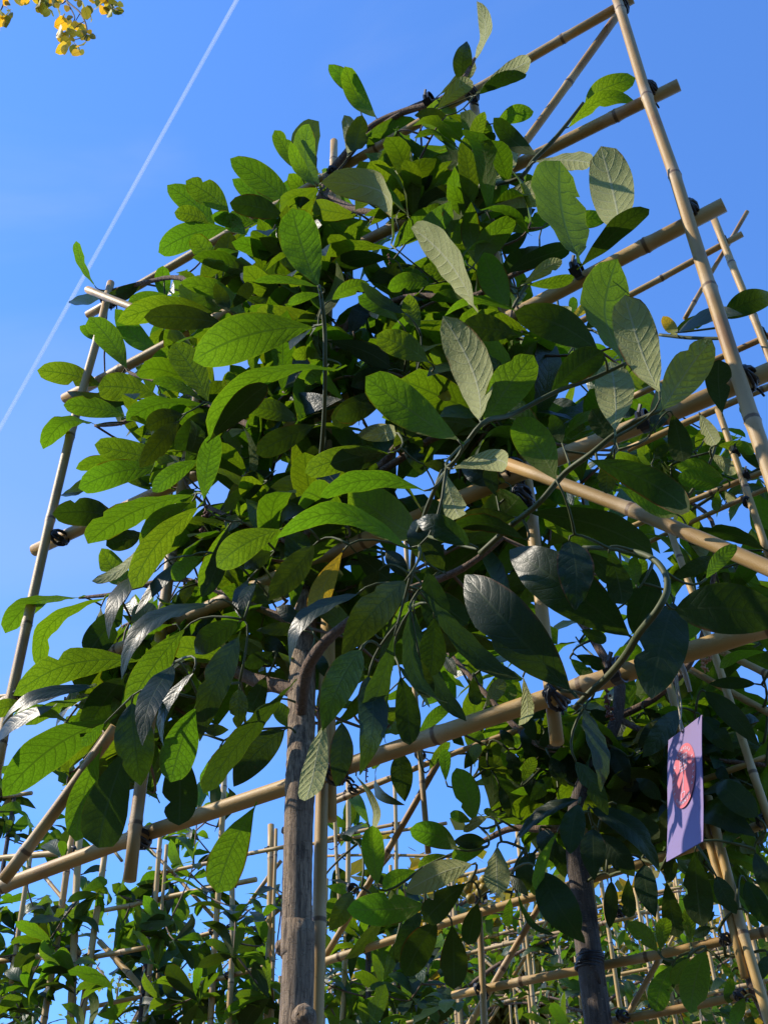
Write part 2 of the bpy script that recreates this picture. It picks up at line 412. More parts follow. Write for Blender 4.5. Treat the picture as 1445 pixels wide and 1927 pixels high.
CANDS = [-0.28, -0.08, 0.12, 0.3]
def orient(B, tx, ty, D, wpx, kind):
    """choose depth of the tip and the roll of the blade from what the photo shows (which side, lit or not)"""
    best = None
    for dt in CANDS:
        L0 = np.linalg.norm(on(tx, ty, D) - B)
        T = on(tx, ty, max(0.35, D + dt * L0)); ax = T - B; L = np.linalg.norm(ax); ax = ax / L
        mid = (B + T) / 2; vd = nrm(mid - CAM); w3 = wpx * np.linalg.norm(mid - CAM) / F_PX
        Wt = max(w3, 0.29 * L); r = math.acos(min(1, w3 / Wt)); r = min(r, 0.85)
        s0 = nrm(np.cross(ax, vd)); n0 = np.cross(s0, ax)
        top = kind in 'tg'
        if (n0 @ vd > 0) == top: n0 = -n0
        for rr in (r + 0.06, -r - 0.06):
            N = n0 * math.cos(rr) + np.cross(ax, n0) * math.sin(rr)
            ns = N @ S
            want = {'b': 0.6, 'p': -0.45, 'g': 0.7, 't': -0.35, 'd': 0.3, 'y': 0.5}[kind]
            sc = -abs(ns - want) - 0.12 * abs(dt) + 0.08 * N[2] + R.uniform(0, 0.05)
            if kind == 'g': sc = -1.5 * abs(N @ nrm(S - vd) - 0.95) - 0.1 * abs(dt) + R.uniform(0, 0.03)
            if best is None or sc > best[0]: best = (sc, ax, N, L, min(max(w3 / max(math.cos(rr), 0.4), 0.2 * L), 0.5 * L))
    return best[1:]

def traced_leaf(rec, D0, parent, anchors=None):
    bx, by, tx, ty, w, kind, bow, z = rec
    D = D0 - z
    B = on(bx, by, D)
    ax, N, L, W = orient(B, tx, ty, D, w, kind)
    W = min(W, 0.62 * L) if w * 1.6 < math.hypot(tx - bx, ty - by) else W
    # sideways bow given in photo pixels, turned into the blade's own y
    ln = math.hypot(tx - bx, ty - by); pv = np.array([-(ty - by) / ln, (tx - bx) / ln])
    mid = B + ax * L / 2; q0 = proj(mid); sd = np.cross(nrm(N), ax); q1 = proj(mid + sd * 0.01)
    sg = 1 if ((q1[0] - q0[0]) * pv[0] + (q1[1] - q0[1]) * pv[1]) > 0 else -1
    bw = sg * bow * np.linalg.norm(mid - CAM) / F_PX
    if bow == 0: bw = R.uniform(-0.03, 0.03) * L
    arch = R.uniform(0.02, 0.13); curl = R.choice([0, 0.1, 0.25, 0.45]) 
    P, UV = leaf_grid(L, W * 0.94, bw, arch, R.uniform(0.0, 0.17), curl, nv=16, b=R.uniform(0.78, 1.0) if kind in 'tg' else R.uniform(0.44, 0.66), a=R.uniform(0.68, 0.85) if kind in 'tg' else R.uniform(0.78, 1.08))
    P = place_grid(P, B, ax, N)
    mb = MB(); mb.grid(P, UV)
    o = mb.build('leaf', M_YEL if kind == 'y' else (M_OLD_SHADED if kind in 'tgd' else (M_SUNBACK if kind == 'p' else M_LEAF)), parent, B)
    if anchors is not None: anchors.append((B, -ax))
    return o

def mk_variants(n, L=0.14, seed=3):
    rr = random.Random(seed); out = []
    for i in range(n):
        P, UV = leaf_grid(L, L * rr.uniform(0.27, 0.37), rr.uniform(-0.06, 0.06) * L, rr.uniform(0.0, 0.12), rr.uniform(0.05, 0.30), rr.choice([0.1, 0.4, 0.8]), nv=8, hu=2, rnd=rr, b=rr.uniform(0.45, 0.7))
        out.append((P, UV))
    return out
VARS = mk_variants(12)
VMESH = []
for P, UV in VARS:
    mb = MB(); mb.grid(P, UV); VMESH.append(mb.mesh('leaf_blade', M_OLD_SHADED if len(VMESH) % 4 == 0 else M_MID if len(VMESH) % 4 == 1 else M_LEAF))

def rosette(c, d, n, rnd, spread=(0.75, 1.35)):
    """leaves round a twig tip: returns list of (base, axis, normal, scale)"""
    d = nrm(d); s, q = frame_for(d); out = []; a0 = rnd.uniform(0, 6.28)
    for k in range(n):
        a = a0 + k * 2.4 + rnd.uniform(-0.3, 0.3); th = rnd.uniform(*spread)
        rad = s * math.cos(a) + q * math.sin(a)
        ax = nrm(d * math.cos(th) + rad * math.sin(th) + np.array([0, 0, -0.28]))
        N = nrm(d - (d @ ax) * ax + np.array([0, 0, 0.35]) + nrm([rnd.uniform(-1, 1) for _ in range(3)]) * 0.35)
        out.append((c - d * 0.006 * k, ax, N, rnd.uniform(0.6, 1.15)))
    return out

def leaf_objects(parent, lst):
    po = np.array(parent.location)
    for (B, ax, N, sc, vi) in lst:
        ax = nrm(ax); N = nrm(N - (N @ ax) * ax); sd = np.cross(N, ax)
        o = bpy.data.objects.new('leaf', VMESH[vi]); COL.objects.link(o); o.parent = parent
        b = B - po
        o.matrix_local = Matrix(((ax[0] * sc, sd[0] * sc, N[0] * sc, b[0]), (ax[1] * sc, sd[1] * sc, N[1] * sc, b[1]), (ax[2] * sc, sd[2] * sc, N[2] * sc, b[2]), (0, 0, 0, 1)))
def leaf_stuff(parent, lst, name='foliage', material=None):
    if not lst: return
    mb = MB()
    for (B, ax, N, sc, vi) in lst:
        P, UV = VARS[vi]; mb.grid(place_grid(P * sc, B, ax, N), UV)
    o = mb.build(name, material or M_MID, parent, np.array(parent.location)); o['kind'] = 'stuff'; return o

# ------------------------------------------------------------------ leaves one by one, a few of them added to shade the tag
# each tile: origin and scale in photo pixels, then base x, base y, tip x, tip y, width, kind (b lit through, d shaded underside,
# p sunlit underside, t dark upper side, g glossy lit upper side, y yellow), sideways bow, nearness in metres
TILES = {'A': (0, 400), 'B': (400, 220), 'C': (760, 100), 'D': (620, 540), 'E': (963, 480), 'F': (360, 640), 'G': (0, 860),
         'H': (0, 1200), 'I': (360, 1040), 'J': (780, 940), 'K': (963, 1000), 'L': (620, 1380), 'M': (963, 1445), 'P': (722, 0), 'Q': (0, 0)}
TREE1 = {
'P': """335,235,350,5,45,p,10;300,322,312,155,72,t,-8;345,215,388,150,45,t""",
'Q': """1415,440,1298,250,78,b,-15;1335,362,1238,243,64,b,10""",
'A': """535,410,432,160,50,b,8;600,440,395,510,60,t,18;800,392,610,455,75,t,25;715,880,505,590,150,b,22;560,720,452,640,130,b
570,975,212,890,135,b,15;890,1035,553,985,170,b,20;705,1150,360,1085,125,b,15;545,1200,245,1335,100,b,25;930,490,920,300,105,b
1280,90,895,225,155,b,35;1215,320,1090,125,130,b;1265,320,1300,110,165,d;900,790,650,545,130,b,-30,-0.05;990,490,720,510,90,b,15
1215,560,662,615,150,b,15,0.1;1255,630,815,590,150,d,20,0.14;1390,590,1015,395,110,b,10,0.1;1295,560,1215,400,85,d,0,0.14;1300,540,1420,400,80,d,0,0.14
1060,740,860,885,130,b;1175,1065,975,740,175,b,20,0.1;1760,648,1090,835,280,b,45,0.26;1150,1065,862,948,72,b,8,0.1;1150,1085,715,1175,110,b,42,0.08
1030,1140,825,1215,130,d,15,0.12;1190,1130,990,1340,170,d,0,0.1;1015,1175,790,1440,130,d,10,0.14;860,1270,700,1215,65,b;985,1400,535,1310,155,b,-10,0.05
780,1440,430,1445,85,b,20;1310,1075,1290,895,100,b;1150,350,1030,350,90,b;1440,60,1190,20,100,b;1180,60,985,0,100,b,15;740,1060,380,1010,90,t""",
'B': """445,505,100,235,158,b,22;390,555,112,350,115,b,0,-0.05;395,560,98,485,135,d,15,0.06;95,545,-150,360,150,b,20;185,660,0,555,100,b,15
15,615,-255,385,140,b,20;595,950,450,515,255,b,-12,0.3;600,375,545,40,125,b,0,0.04;612,375,600,25,85,d,0,0.02;585,395,440,140,80,b,10,0.06
480,300,350,75,100,b;505,180,400,45,55,t;555,460,430,320,125,b,0,-0.03;570,545,460,470,115,t,15;765,205,742,-10,90,p,0,0.05
790,195,845,-10,130,d,0,0.05;925,15,890,85,60,b;890,165,1140,300,75,b,-25,-0.04;1005,720,612,368,140,p,15,0.16;990,560,830,250,150,d
1040,550,1050,260,115,p,-10,0.06;830,430,740,370,90,b;1100,560,800,420,65,b,20,0.1;740,560,610,490,110,t,0,-0.05;1020,735,1290,560,140,b,-20,0.04
880,925,1200,870,110,t,-15,0.02;1225,945,988,965,110,b,25,0.1;1045,1150,820,1012,105,b,18,0.12;1090,1110,840,930,75,d,15,0.16;675,1030,885,945,95,b,-20,0.12
600,960,235,930,52,b,12,0.28;610,1000,425,1055,60,b,10,0.26;620,965,740,930,55,b,0,0.2;1165,1190,1105,1000,190,b,-15,0.14;1215,1380,925,1230,165,b,18,0.14
650,1265,1000,1410,125,d,-30,0.1;600,1345,448,1355,85,b,20,0.06;1005,745,625,770,80,b,28,0.04;990,800,640,880,110,d,15;700,930,895,750,42,p,-6,0.08
830,625,690,600,60,p,8;910,660,745,670,90,b,12;850,250,770,290,75,b;390,1085,330,780,110,d;345,1080,160,880,90,t;290,830,190,680,70,t
440,1125,190,1030,60,t,0,0.02;680,690,640,760,70,b;1400,900,1190,850,100,b;1140,420,1240,330,100,t;260,720,200,640,80,t;560,860,480,760,90,t""",
'C': """200,235,400,50,72,p,-10;190,312,388,160,100,p,-20,0.04;405,228,715,40,105,p,-30,0.03;425,230,690,120,80,d,-10;555,215,600,310,55,t
235,350,60,350,95,t;200,390,200,575,30,t,12;320,560,285,252,170,b,-15,0.05;310,605,400,440,75,b,0,0.05;390,540,455,330,80,b,-10,0.05
520,395,730,330,105,b,-15;745,572,505,365,110,d,-18,0.05;480,435,460,350,65,p;415,560,510,450,110,d;520,745,560,455,135,p,0,0.05
245,750,510,568,120,b,-10,0.06;350,745,78,875,90,d,22,0.04;310,735,450,650,55,p;370,965,395,745,110,p,0,0.03;740,612,1062,625,100,p,-35,0.06
475,892,785,835,150,p,-55,0.06;978,1140,880,608,280,b,-8,0.2;1205,980,1110,525,250,p,-15,0.1;1000,1200,1382,880,125,d,10,0.14;840,950,1145,930,105,b,0,0.02
600,1010,850,930,105,b,-10,0.02;345,1172,265,832,172,b,0,0.14;-10,1080,200,880,130,b,-15,0.08;590,1420,450,1125,205,b,-15,0.16;400,1185,632,915,150,b,-10,0.08
390,1425,40,985,175,p,25,0.2;560,1130,700,1000,110,t,0,-0.03;560,1245,760,1090,130,t,0,-0.03;450,1010,740,880,130,t,0,-0.04;575,1240,940,1095,115,d,-15,0.04
950,1105,1100,1045,60,b;680,1300,890,1168,85,p,-12,0.08;690,1305,960,1265,75,b,14,0.08;1020,288,1305,140,125,b,-30;928,418,1298,270,90,b,-25,0.02
905,380,775,400,70,p,12;1260,200,1345,255,70,p;120,1260,-20,1240,100,b;130,850,40,660,110,t;60,560,90,740,90,d;-10,640,20,860,60,b;30,760,145,745,60,t
640,1350,720,1260,100,t""",
'D': """845,745,640,165,240,p,18,0.26;722,860,205,505,250,b,-22,0.32;690,1025,1000,1010,130,p,-75,0.3;1055,270,745,225,165,d,12,0.16;1050,135,650,162,55,b,22,0.14
870,775,1150,385,265,b,-10,0.24;1275,1085,1055,735,270,b,15,0.2;1310,880,1250,720,150,d,0,0.1;530,1000,680,1050,110,d,-20,0.1;650,1040,735,1300,140,p,15,0.2
690,1370,560,1200,160,d,0,0.14;170,395,5,120,1,d;790,1450,490,1320,150,t,15,0.3;990,1100,740,1010,140,t,0,0.02;900,860,800,1010,150,d,0,0.05
320,945,5,1000,160,d,15,0.14;240,590,20,780,170,d,0,0.1;375,825,180,850,100,p,15,0.1;600,1140,690,1390,130,d;440,880,520,1060,120,t;120,260,200,120,110,t
330,470,120,560,140,t;960,430,1090,340,130,d;560,520,680,640,70,y,0,0.1;850,640,740,760,110,t;300,330,180,290,90,b;1180,700,1240,620,100,b
940,1180,900,1010,120,d;1040,1300,700,1350,140,d,15,0.1""",
'E': """620,590,595,22,265,b,-15,0.12;830,770,635,225,245,p,-22,0.2;850,870,1125,475,290,p,-15,0.3;485,545,15,320,215,d,35,0.2;220,780,515,545,200,d,-25,0.2
580,985,555,600,230,p,12,0.18;905,900,965,1165,245,d,0,0.02;1185,890,1165,590,150,d,0,0.04;455,1160,1000,1445,190,d,-45,0.3;560,1125,530,1345,200,d,0,0.18
600,1300,950,1445,140,b,15,0.12;590,1060,450,870,180,d,0,0.04;300,880,0,1060,1,d;780,1000,830,720,120,t,0,0.02""",
'F': """640,-30,0,0,1,b;820,170,100,545,130,b,75,0.28;110,560,430,250,150,d,-20,0.26;72,895,140,520,140,b,-10,0.22;1110,640,640,745,155,b,25,0.14
1312,850,725,885,125,b,55,0.24;1290,1115,885,840,290,b,-20,0.16;1220,1175,480,1120,135,b,35,0.28;500,1070,145,1280,190,b,25,0.27;700,480,365,640,150,d,10,0.1
690,500,600,600,85,b;1050,380,810,440,200,d,10,0.1;860,480,810,410,80,b;380,590,330,440,90,b;280,655,190,520,80,b;270,320,210,180,110,b,0,0.05
1155,530,940,535,100,p,20,0.08;500,95,370,150,65,b;730,105,568,85,95,b,20,0.1;820,165,640,240,85,b,12,0.1;755,125,620,235,60,t,0,0.2;660,760,400,1060,235,g,15,0.06
810,880,495,1070,95,g,12,0.1;460,745,200,900,110,t,15,0.05;400,820,175,975,95,t,20,0.08;385,820,290,1035,55,b,0,0.06;450,1195,300,1290,130,g,0,0.12
200,1060,60,1420,100,b,-10,0.1;100,1210,-70,1300,110,b,10;860,1190,690,1440,1,y;780,360,640,440,110,t;650,640,740,600,120,t;1000,330,900,230,120,d;230,880,330,800,90,d
970,1180,1060,1290,80,b;930,1200,1120,1350,130,d;1100,1190,1220,1340,110,t;560,240,700,260,90,b;480,400,420,330,80,t;860,960,760,860,140,t""",
'G': """450,795,32,995,105,b,28,0.05;590,800,232,1212,105,b,55,0.06;570,850,472,1125,85,p,-10,0.02;695,830,500,1110,170,d,0,0.02;890,635,615,1025,95,g,22,0.14
1065,575,765,885,75,g,18,0.14;890,800,742,1065,130,b,0,-0.02;975,945,705,1095,70,b,8,0.05;770,1150,78,1345,190,b,45,0.14;1175,830,688,1255,112,g,15,0.22
1040,975,720,1425,185,b,15,0.17;510,1290,95,1445,55,g,10,0.1;660,345,298,320,170,d,18,0.05;1080,215,498,490,155,b,40,0.2;1085,250,792,515,120,b,30,0.2
1115,288,748,742,165,b,28,0.22;800,500,520,700,62,p,15,0.1;745,725,575,515,140,b,-20,0.02;800,430,600,500,120,d,0,0.03;1325,330,980,600,200,d,10,0.03
1115,20,862,195,112,b,20,0.16;900,70,445,175,165,b,30,0.08;592,38,328,215,62,t,25,0.04;900,-20,790,135,1,d;1150,560,972,690,115,b,15,0.14;1285,400,1140,790,110,d,10,0.18
1165,240,1240,175,45,g;1100,690,990,870,70,t,0,0.02;1400,695,1355,905,75,g,10,0.1;1345,930,1105,1110,150,g,18,0.16;1240,880,1110,1010,100,b;850,940,760,1000,90,b
1010,1080,1120,1110,60,p;960,820,880,1000,110,b;1250,300,1400,120,60,d;1340,600,1240,760,110,b;1100,180,990,260,120,b;1290,460,1400,640,120,t""",
'H': """1345,0,1128,585,175,t,18,0.24;1350,290,1345,515,140,t,0,0.14;975,160,805,610,150,g,15,0.24;745,370,795,835,250,t,10,0.2;1090,200,925,612,60,g,20,0.26
1100,400,965,815,210,b,0,0.18;1010,620,1010,1060,290,d,0,0.1;730,600,555,1185,250,d,15,0.1;565,650,430,1150,165,b,20,0.06;620,465,18,895,225,b,30,0.14
700,225,455,560,190,d,15,0.16;590,485,465,610,65,b,0,0.18;725,250,640,425,75,b,0,0.14;160,385,-60,425,100,b,12,0.05;515,280,12,490,60,g,15,0.16
470,345,150,495,85,b,8,0.12;395,485,55,480,75,b,8,0.1;300,390,-15,630,48,g,12,0.18;1435,960,1225,1440,215,b,20,0.12;1240,620,1180,900,60,b,-15,0.1
1150,520,1290,520,90,t;1130,150,1000,330,80,b""",
'I': """560,755,70,1360,135,d,-45,0.2;525,1000,240,1320,190,t,30,0.05;650,1035,588,1160,1,y;690,-40,430,270,165,t,0,0.2;935,235,560,640,100,g,40,0.22
1205,160,850,575,215,t,20,0.3;955,550,740,1005,200,t,30,0.28;1000,700,950,1255,180,t,-15,0.24;1145,470,1000,1015,135,d,-35,0.26;750,960,640,1400,145,p,20,0.28
1180,700,1230,1085,150,d,-15,0.12;1235,330,1445,850,80,d,25,0.2;1170,640,1345,875,42,t,15,0.1;850,960,820,1320,140,t,0,0.1;630,440,370,440,80,t,10,0.1
640,400,480,310,120,t,0,0.05;360,170,285,365,70,g,0,0.16;600,1000,470,850,100,b,0,0.02;460,560,300,640,130,d,0,0.04;460,850,330,1000,140,t,0,0.05
420,700,320,900,150,d,0,0.03;850,0,680,365,135,y,10,0.2;870,450,830,570,90,b,0,0.2;1060,100,950,240,160,d,0,0.05;420,480,560,600,120,t;1010,560,980,690,60,t
1260,220,1445,330,130,d,0,0.12;1110,470,1300,280,70,b,0,0.06;90,600,-20,700,90,d;1130,980,1110,1100,60,t;690,560,780,720,80,t;1330,90,1400,430,170,d,0,0.158;1370,370,1350,700,170,d,0,0.158;1290,600,1340,820,130,d,0,0.16""",  # last three leaves added to cast shade on the hanging tag
'J': """870,1068,285,425,320,t,-20,0.12;1205,765,535,285,310,t,25,0.07;870,235,905,625,255,g,-25,0.15;660,75,1345,315,200,d,-30,0.1;620,225,210,150,105,d,12,0.1
50,525,590,1015,130,d,-60,0.2;610,1000,590,1275,75,p,0,0.12;0,640,290,1250,110,d,20,0.14;165,400,5,112,190,t,-25,0.14;440,300,360,150,60,b;60,490,300,700,180,d,0,0.1
980,300,1150,480,200,d,0,0.1;940,740,1080,800,130,d;1000,560,960,700,110,t""",
'K': """790,205,680,575,235,t,-12,0.09;910,405,785,945,310,g,15,0.07;920,440,1560,500,400,t,-35,0.13;545,120,620,410,160,d,-15,0.14;700,300,690,140,110,b,0,0.1
1150,150,895,275,90,t,0,0.02;1095,265,1265,75,90,b,-12,0.1;411,1004,500,1469,115,t,10,0.065;360,1300,540,1600,110,t,-10,0.06""",  # last two leaves added to keep sun off the tag
}
TREE2 = {
'E': """1190,350,1490,235,140,t,-30,0.1;940,430,1300,335,90,g,-30,0.1;920,430,1110,340,80,t,0,0;930,450,850,345,70,y;1060,900,1150,1070,95,p;1160,1075,1370,1110,75,b,-12
1110,1120,1260,1235,80,p,-10;1190,1260,930,1190,100,b,20;1180,1300,935,1250,110,b,0;1370,1060,1280,860,45,p;800,1150,900,1060,90,g;1200,1330,1260,1400,80,p
200,830,415,940,110,t,-15;330,360,460,250,60,y;340,340,345,235,60,b;420,410,510,330,90,t;220,290,330,330,50,p;700,880,600,900,60,g;120,880,190,840,60,b
10,470,100,510,80,p;1440,1230,1290,1100,60,d;1160,1330,1150,1445,90,b""",
'J': """1240,510,1290,330,110,b;230,930,340,820,80,b;400,1170,500,1010,100,p;160,820,350,800,100,b;470,950,560,1130,90,b;330,1000,350,1160,90,d;60,1160,190,1030,90,b
20,1340,200,1160,80,b,-12;170,890,240,1000,70,g;0,460,90,380,60,g;880,900,1000,1000,110,b;910,880,1080,950,80,d;1000,1050,920,1030,70,t;940,1260,1130,1220,130,t
940,1250,1110,1320,100,t;1290,1340,1445,1190,90,b;1440,1230,1260,1400,110,t;1280,50,1210,60,70,p;1445,80,1290,100,90,b;700,180,880,220,80,t;160,1290,280,1390,100,t
620,1290,640,1440,70,g;720,1280,600,1170,80,t;400,1380,330,1290,90,b;820,1290,700,1400,150,t;560,1400,480,1300,90,t""",
'K': """1420,100,1010,10,90,d,12;1090,905,1395,1215,115,t,-10,0.1;1075,1050,1250,1245,150,t,0,0.1;935,1010,735,1275,125,t,0,0.1;830,1065,680,1195,60,p,0,0.05
1180,1270,1290,1240,80,g;1160,1330,1230,1440,110,g;900,960,990,870,70,d;1430,680,1170,770,60,b,0,0.1;1370,860,1110,860,70,t;1445,1180,1390,1400,110,b;1010,80,1100,130,80,p
640,1290,440,1340,130,t;560,1220,660,1420,140,t;330,1240,450,1400,140,t;220,1280,310,1440,120,t;130,1180,60,1020,90,t;180,1080,200,1330,150,t;740,1000,840,1060,70,d
700,1250,560,1250,100,t;850,1180,790,1320,90,b;440,1010,560,1060,80,t;460,950,600,1000,60,b;1380,1000,1290,1020,60,b""",
'L': """815,490,715,195,200,b,15,0.1;800,500,680,450,180,b,0,0.12;720,652,452,540,215,b,18,0.12;890,475,755,555,60,p,12,0.14;880,610,700,610,100,t,0,0.1;885,640,690,705,140,b,0,0.1
800,740,428,893,150,p,20,0.18;775,845,535,1060,175,d,10,0.14;600,1070,425,1370,200,d,10,0.1;690,1080,700,1445,200,d,0,0.12;835,960,780,1195,130,d,0,0.1
545,970,98,995,185,b,-15,0.12;490,775,300,880,170,b,15,0.1;270,850,240,520,135,b,0,0.14;670,690,500,770,70,b,15,0.08;945,640,950,905,185,p,0,0.14
1400,375,1032,645,70,g,55,0.2;1405,400,1355,680,170,g,10,0.22;1285,560,1165,890,65,b,12,0.2;1190,780,1440,1185,210,t,20,0.18;1060,900,1270,1135,25,d,20,0.1
1100,690,1110,900,100,t,0,0.1;1020,800,1120,920,60,g,0,0.12;150,240,212,590,48,p,-15,0.05;270,180,425,405,52,g,12,0.05;400,110,425,385,150,t,0,0.04;560,210,680,50,60,b
655,270,650,90,70,b;300,1050,85,1275,75,t,12;515,1010,375,1300,100,g,12;370,1185,305,1395,60,t;-20,860,105,880,85,b;125,895,0,1115,150,t;130,600,60,580,60,t
950,480,870,430,90,b;940,520,900,560,80,b;1010,100,1060,280,120,t;900,60,880,250,90,d;850,60,760,200,110,t;300,120,240,200,70,b;960,300,1010,470,60,t;1170,200,1070,200,80,b
1100,20,1180,220,150,t;1300,100,1400,330,160,t;1250,250,1130,380,130,t;1190,550,1260,730,90,g;1400,560,1430,720,90,t;1020,930,1000,1090,60,b""",
'M': """455,345,465,635,145,g,0,0.14;450,228,832,590,130,t,-25,0.16;500,380,690,612,140,t,0,0.1;590,205,830,395,160,d,0,0.1;190,345,285,545,70,g;560,640,550,905,80,t
655,620,660,845,85,d;745,545,810,845,125,g,15;870,640,930,955,115,d,0,0.02;1030,475,1070,895,165,d,0,0.1;900,480,880,650,110,d;820,1035,655,870,105,b,12,0.05
835,1035,870,845,120,b,0,0.05;1005,985,990,785,75,b,0,0.05;1090,1035,1005,1385,155,b,12,0.1;900,1115,810,1375,125,b,15,0.05;990,1075,905,1220,105,b,0,0.08
1065,1040,1010,1185,90,b;1385,275,1150,85,150,g,0,0.08;1340,300,1190,180,130,d;1150,610,1265,825,110,t,0,0.14;1370,480,1455,740,85,t;1100,870,1140,810,60,g;1120,900,1020,950,60,g
650,100,540,10,130,t;760,60,620,130,130,t;840,180,700,60,120,t;400,100,250,20,130,t;300,60,220,-60,120,t;60,80,130,-60,90,b;180,200,60,40,110,t;560,500,640,600,80,t
1330,820,1390,900,70,b;1320,640,1445,900,130,t;1240,1150,1220,1330,60,b;1310,1300,1240,1445,90,b;1180,1100,1240,1180,80,b;1440,1060,1400,1200,90,g;850,390,830,470,70,b
420,600,380,470,90,t;130,480,20,620,110,t;90,620,150,720,80,b;240,420,300,620,100,t""",
}

def parse(tile, s, zdef=None):
    ox, oy = TILES[tile]; k = (722 if tile in 'PQ' else 482) / 1445; out = []
    for rec in s.replace('\n', ';').split(';'):
        f = rec.strip().split(',')
        if len(f) < 6: continue
        bx, by, tx, ty, w = [float(x) for x in f[:5]]
        if w < 5: continue
        bow = float(f[6]) if len(f) > 6 else 0.0
        z = float(f[7]) if len(f) > 7 else R.uniform(-0.02, 0.06)
        out.append([ox + bx * k, oy + by * k, ox + tx * k, oy + ty * k, w * k, f[5], bow * k, z])
    return out

# ------------------------------------------------------------------ setting
def plane(name, size, z, m, kind):
    me = bpy.data.meshes.new(name); n = 24; vs = []; fs = []
    g = np.linspace(-size, size, n + 1)
    for y in g:
        for x in g: vs.append((x, y, z))
    for j in range(n):
        for i in range(n): fs.append((j * (n + 1) + i, j * (n + 1) + i + 1, (j + 1) * (n + 1) + i + 1, (j + 1) * (n + 1) + i))
    me.from_pydata(vs, [], fs); me.materials.append(m); o = link_mesh(name, me); o['kind'] = kind; return o
def ground_material():
    m, nt, out = mat('nursery_soil'); T = NT(nt)
    tc = T.n('ShaderNodeTexCoord').outputs['Object']
    a = T.noise(tc, 0.8, 5, 0.6); b = T.noise(tc, 30, 4, 0.7)
    c = T.mix(a, (0.085, 0.06, 0.035), (0.06, 0.055, 0.025)); c = T.mix(T.math('MULTIPLY', b, 0.5), c, (0.12, 0.09, 0.055))
    p = T.n('ShaderNodeBsdfPrincipled'); T.link(c, p.inputs['Base Color']); p.inputs['Roughness'].default_value = 0.95
    T.link(T.bump(b, 0.6, 0.02), p.inputs['Normal']); T.link(p.outputs[0], out.inputs[0]); return m
plane('ground', 700, 0.0, ground_material(), 'structure')

# vapour trail high over the nursery
def contrail():
    m, nt, out = mat('vapour_trail'); T = NT(nt)
    uv = T.n('ShaderNodeUVMap').outputs[0]; sx = T.n('ShaderNodeSeparateXYZ'); T.link(uv, sx.inputs[0])
    lw = T.n('ShaderNodeLayerWeight'); lw.inputs[0].default_value = 0.5
    nz = T.noise(T.n('ShaderNodeTexCoord').outputs['Object'], 0.004, 3, 0.5)
    d = T.n('ShaderNodeBsdfDiffuse'); d.inputs[0].default_value = (0.95, 0.97, 1, 1)
    t2 = T.n('ShaderNodeBsdfTranslucent'); t2.inputs[0].default_value = (0.95, 0.97, 1, 1)
    ad = T.n('ShaderNodeMixShader'); T.link(d.outputs[0], ad.inputs[1]); T.link(t2.outputs[0], ad.inputs[2])
    tr = T.n('ShaderNodeBsdfTransparent'); mx = T.n('ShaderNodeMixShader')
    fac = T.math('MULTIPLY', T.ramp(lw.outputs['Facing'], 0.15, 0.95, 0.24, 0.0), T.math('ADD', 0.55, T.math('MULTIPLY', nz, 0.75)))
    T.link(fac, mx.inputs[0]); T.link(tr.outputs[0], mx.inputs[1]); T.link(ad.outputs[0], mx.inputs[2]); T.link(mx.outputs[0], out.inputs[0])
    H = 2600.0
    def at(px, py):
        r = ray(px, py); return CAM + r * (H / r[2])
    mb = MB(); rr = random.Random(5)
    for off, w in ((-2.4, 1.7), (2.6, 1.9), (0.2, 1.2)):
        A = at(520 + off, -135); B = at(-330 + off, 1405)
        n = 60; pts = []; rad = []
        for i in range(n):
            t = i / (n - 1); p = A * (1 - t) + B * t
            pts.append(p + np.array([rr.uniform(-1, 1), rr.uniform(-1, 1), 0]) * 0.1); rad.append(w * np.linalg.norm(p - CAM) / F_PX * (1 + 0.05 * rr.uniform(-1, 1)))
        tube(mb, pts, rad, 8, caps=False)
    o = mb.build('contrail', m, None, (0, 0, 0)); o['kind'] = 'stuff'
    tag(o, 'thin double white vapour trail slanting across the blue sky', 'contrail')
contrail()

# ------------------------------------------------------------------ canes
def cane(name, parent, x0, y0, x1, y1, D, r=None, rpx=None, sides=10, bend=0.003, D1=None):
    a = on(x0, y0, D); b = on(x1, y1, D1 if D1 else D)
    if r is None: r = pxr(rpx, (a + b) / 2)
    return bamboo(name, a, b, r, parent, sides, bend)

T1POS = rw(0.72, 1.0, 0.0)
trel1 = empty('bamboo_trellis', T1POS, 'large nearest bamboo trellis whose tall pole stands against the blue sky at right', 'trellis', 'bamboo trellises')
F1 = 1.0; FF = 0.979; FB = 1.021
bars1 = [(166, 592, 1190, -2, 0.0098), (122, 750, 1277, 160, 0.0112), (65, 1036, 1362, 386, 0.0118), (-60, 1354, 1500, 676, 0.0118), (-90, 1698, 1500, 1160, 0.0114)]
for x0, y0, x1, y1, r in bars1: cane('crossbar', trel1, x0, y0, x1, y1, F1, r)
cane('upright', trel1, 1150, -30, 1600, 1330, FF, 0.0094)
cane('upright', trel1, 209, 532, -25, 1540, FF, 0.0092)
cane('upright', trel1, 627, 266, 621, 1543, FB + 0.002, 0.0088)
cane('upright', trel1, 887, 168, 1047, 1398, FB, 0.0090)
cane('upright', trel1, 388, 620, 247, 1657, FF, 0.0094)
cane('brace', trel1, 1166, 22, 925, 352, FB + 0.001, 0.0078)
cane('brace', trel1, 955, 873, 1640, 1158, 0.955, 0.0086, D1=0.93)
cane('brace', trel1, 218, 1368, 6, 1656, 0.957, 0.0090)
cane('brace', trel1, 166, 545, 305, 600, 0.957, 0.0085)
gp = on(597, 1930, 1.0)
gq = on(599, 1930, 1.012); bamboo('support_cane', np.array([gq[0], gq[1], 2.34]), np.array([gq[0], gq[1], 0.0]), 0.0083, trel1, 12, 0.0008)
bd = nrm(on(1360, 386, 1) - on(65, 1036, 1)); UP = np.array([0, 0, 1.0])
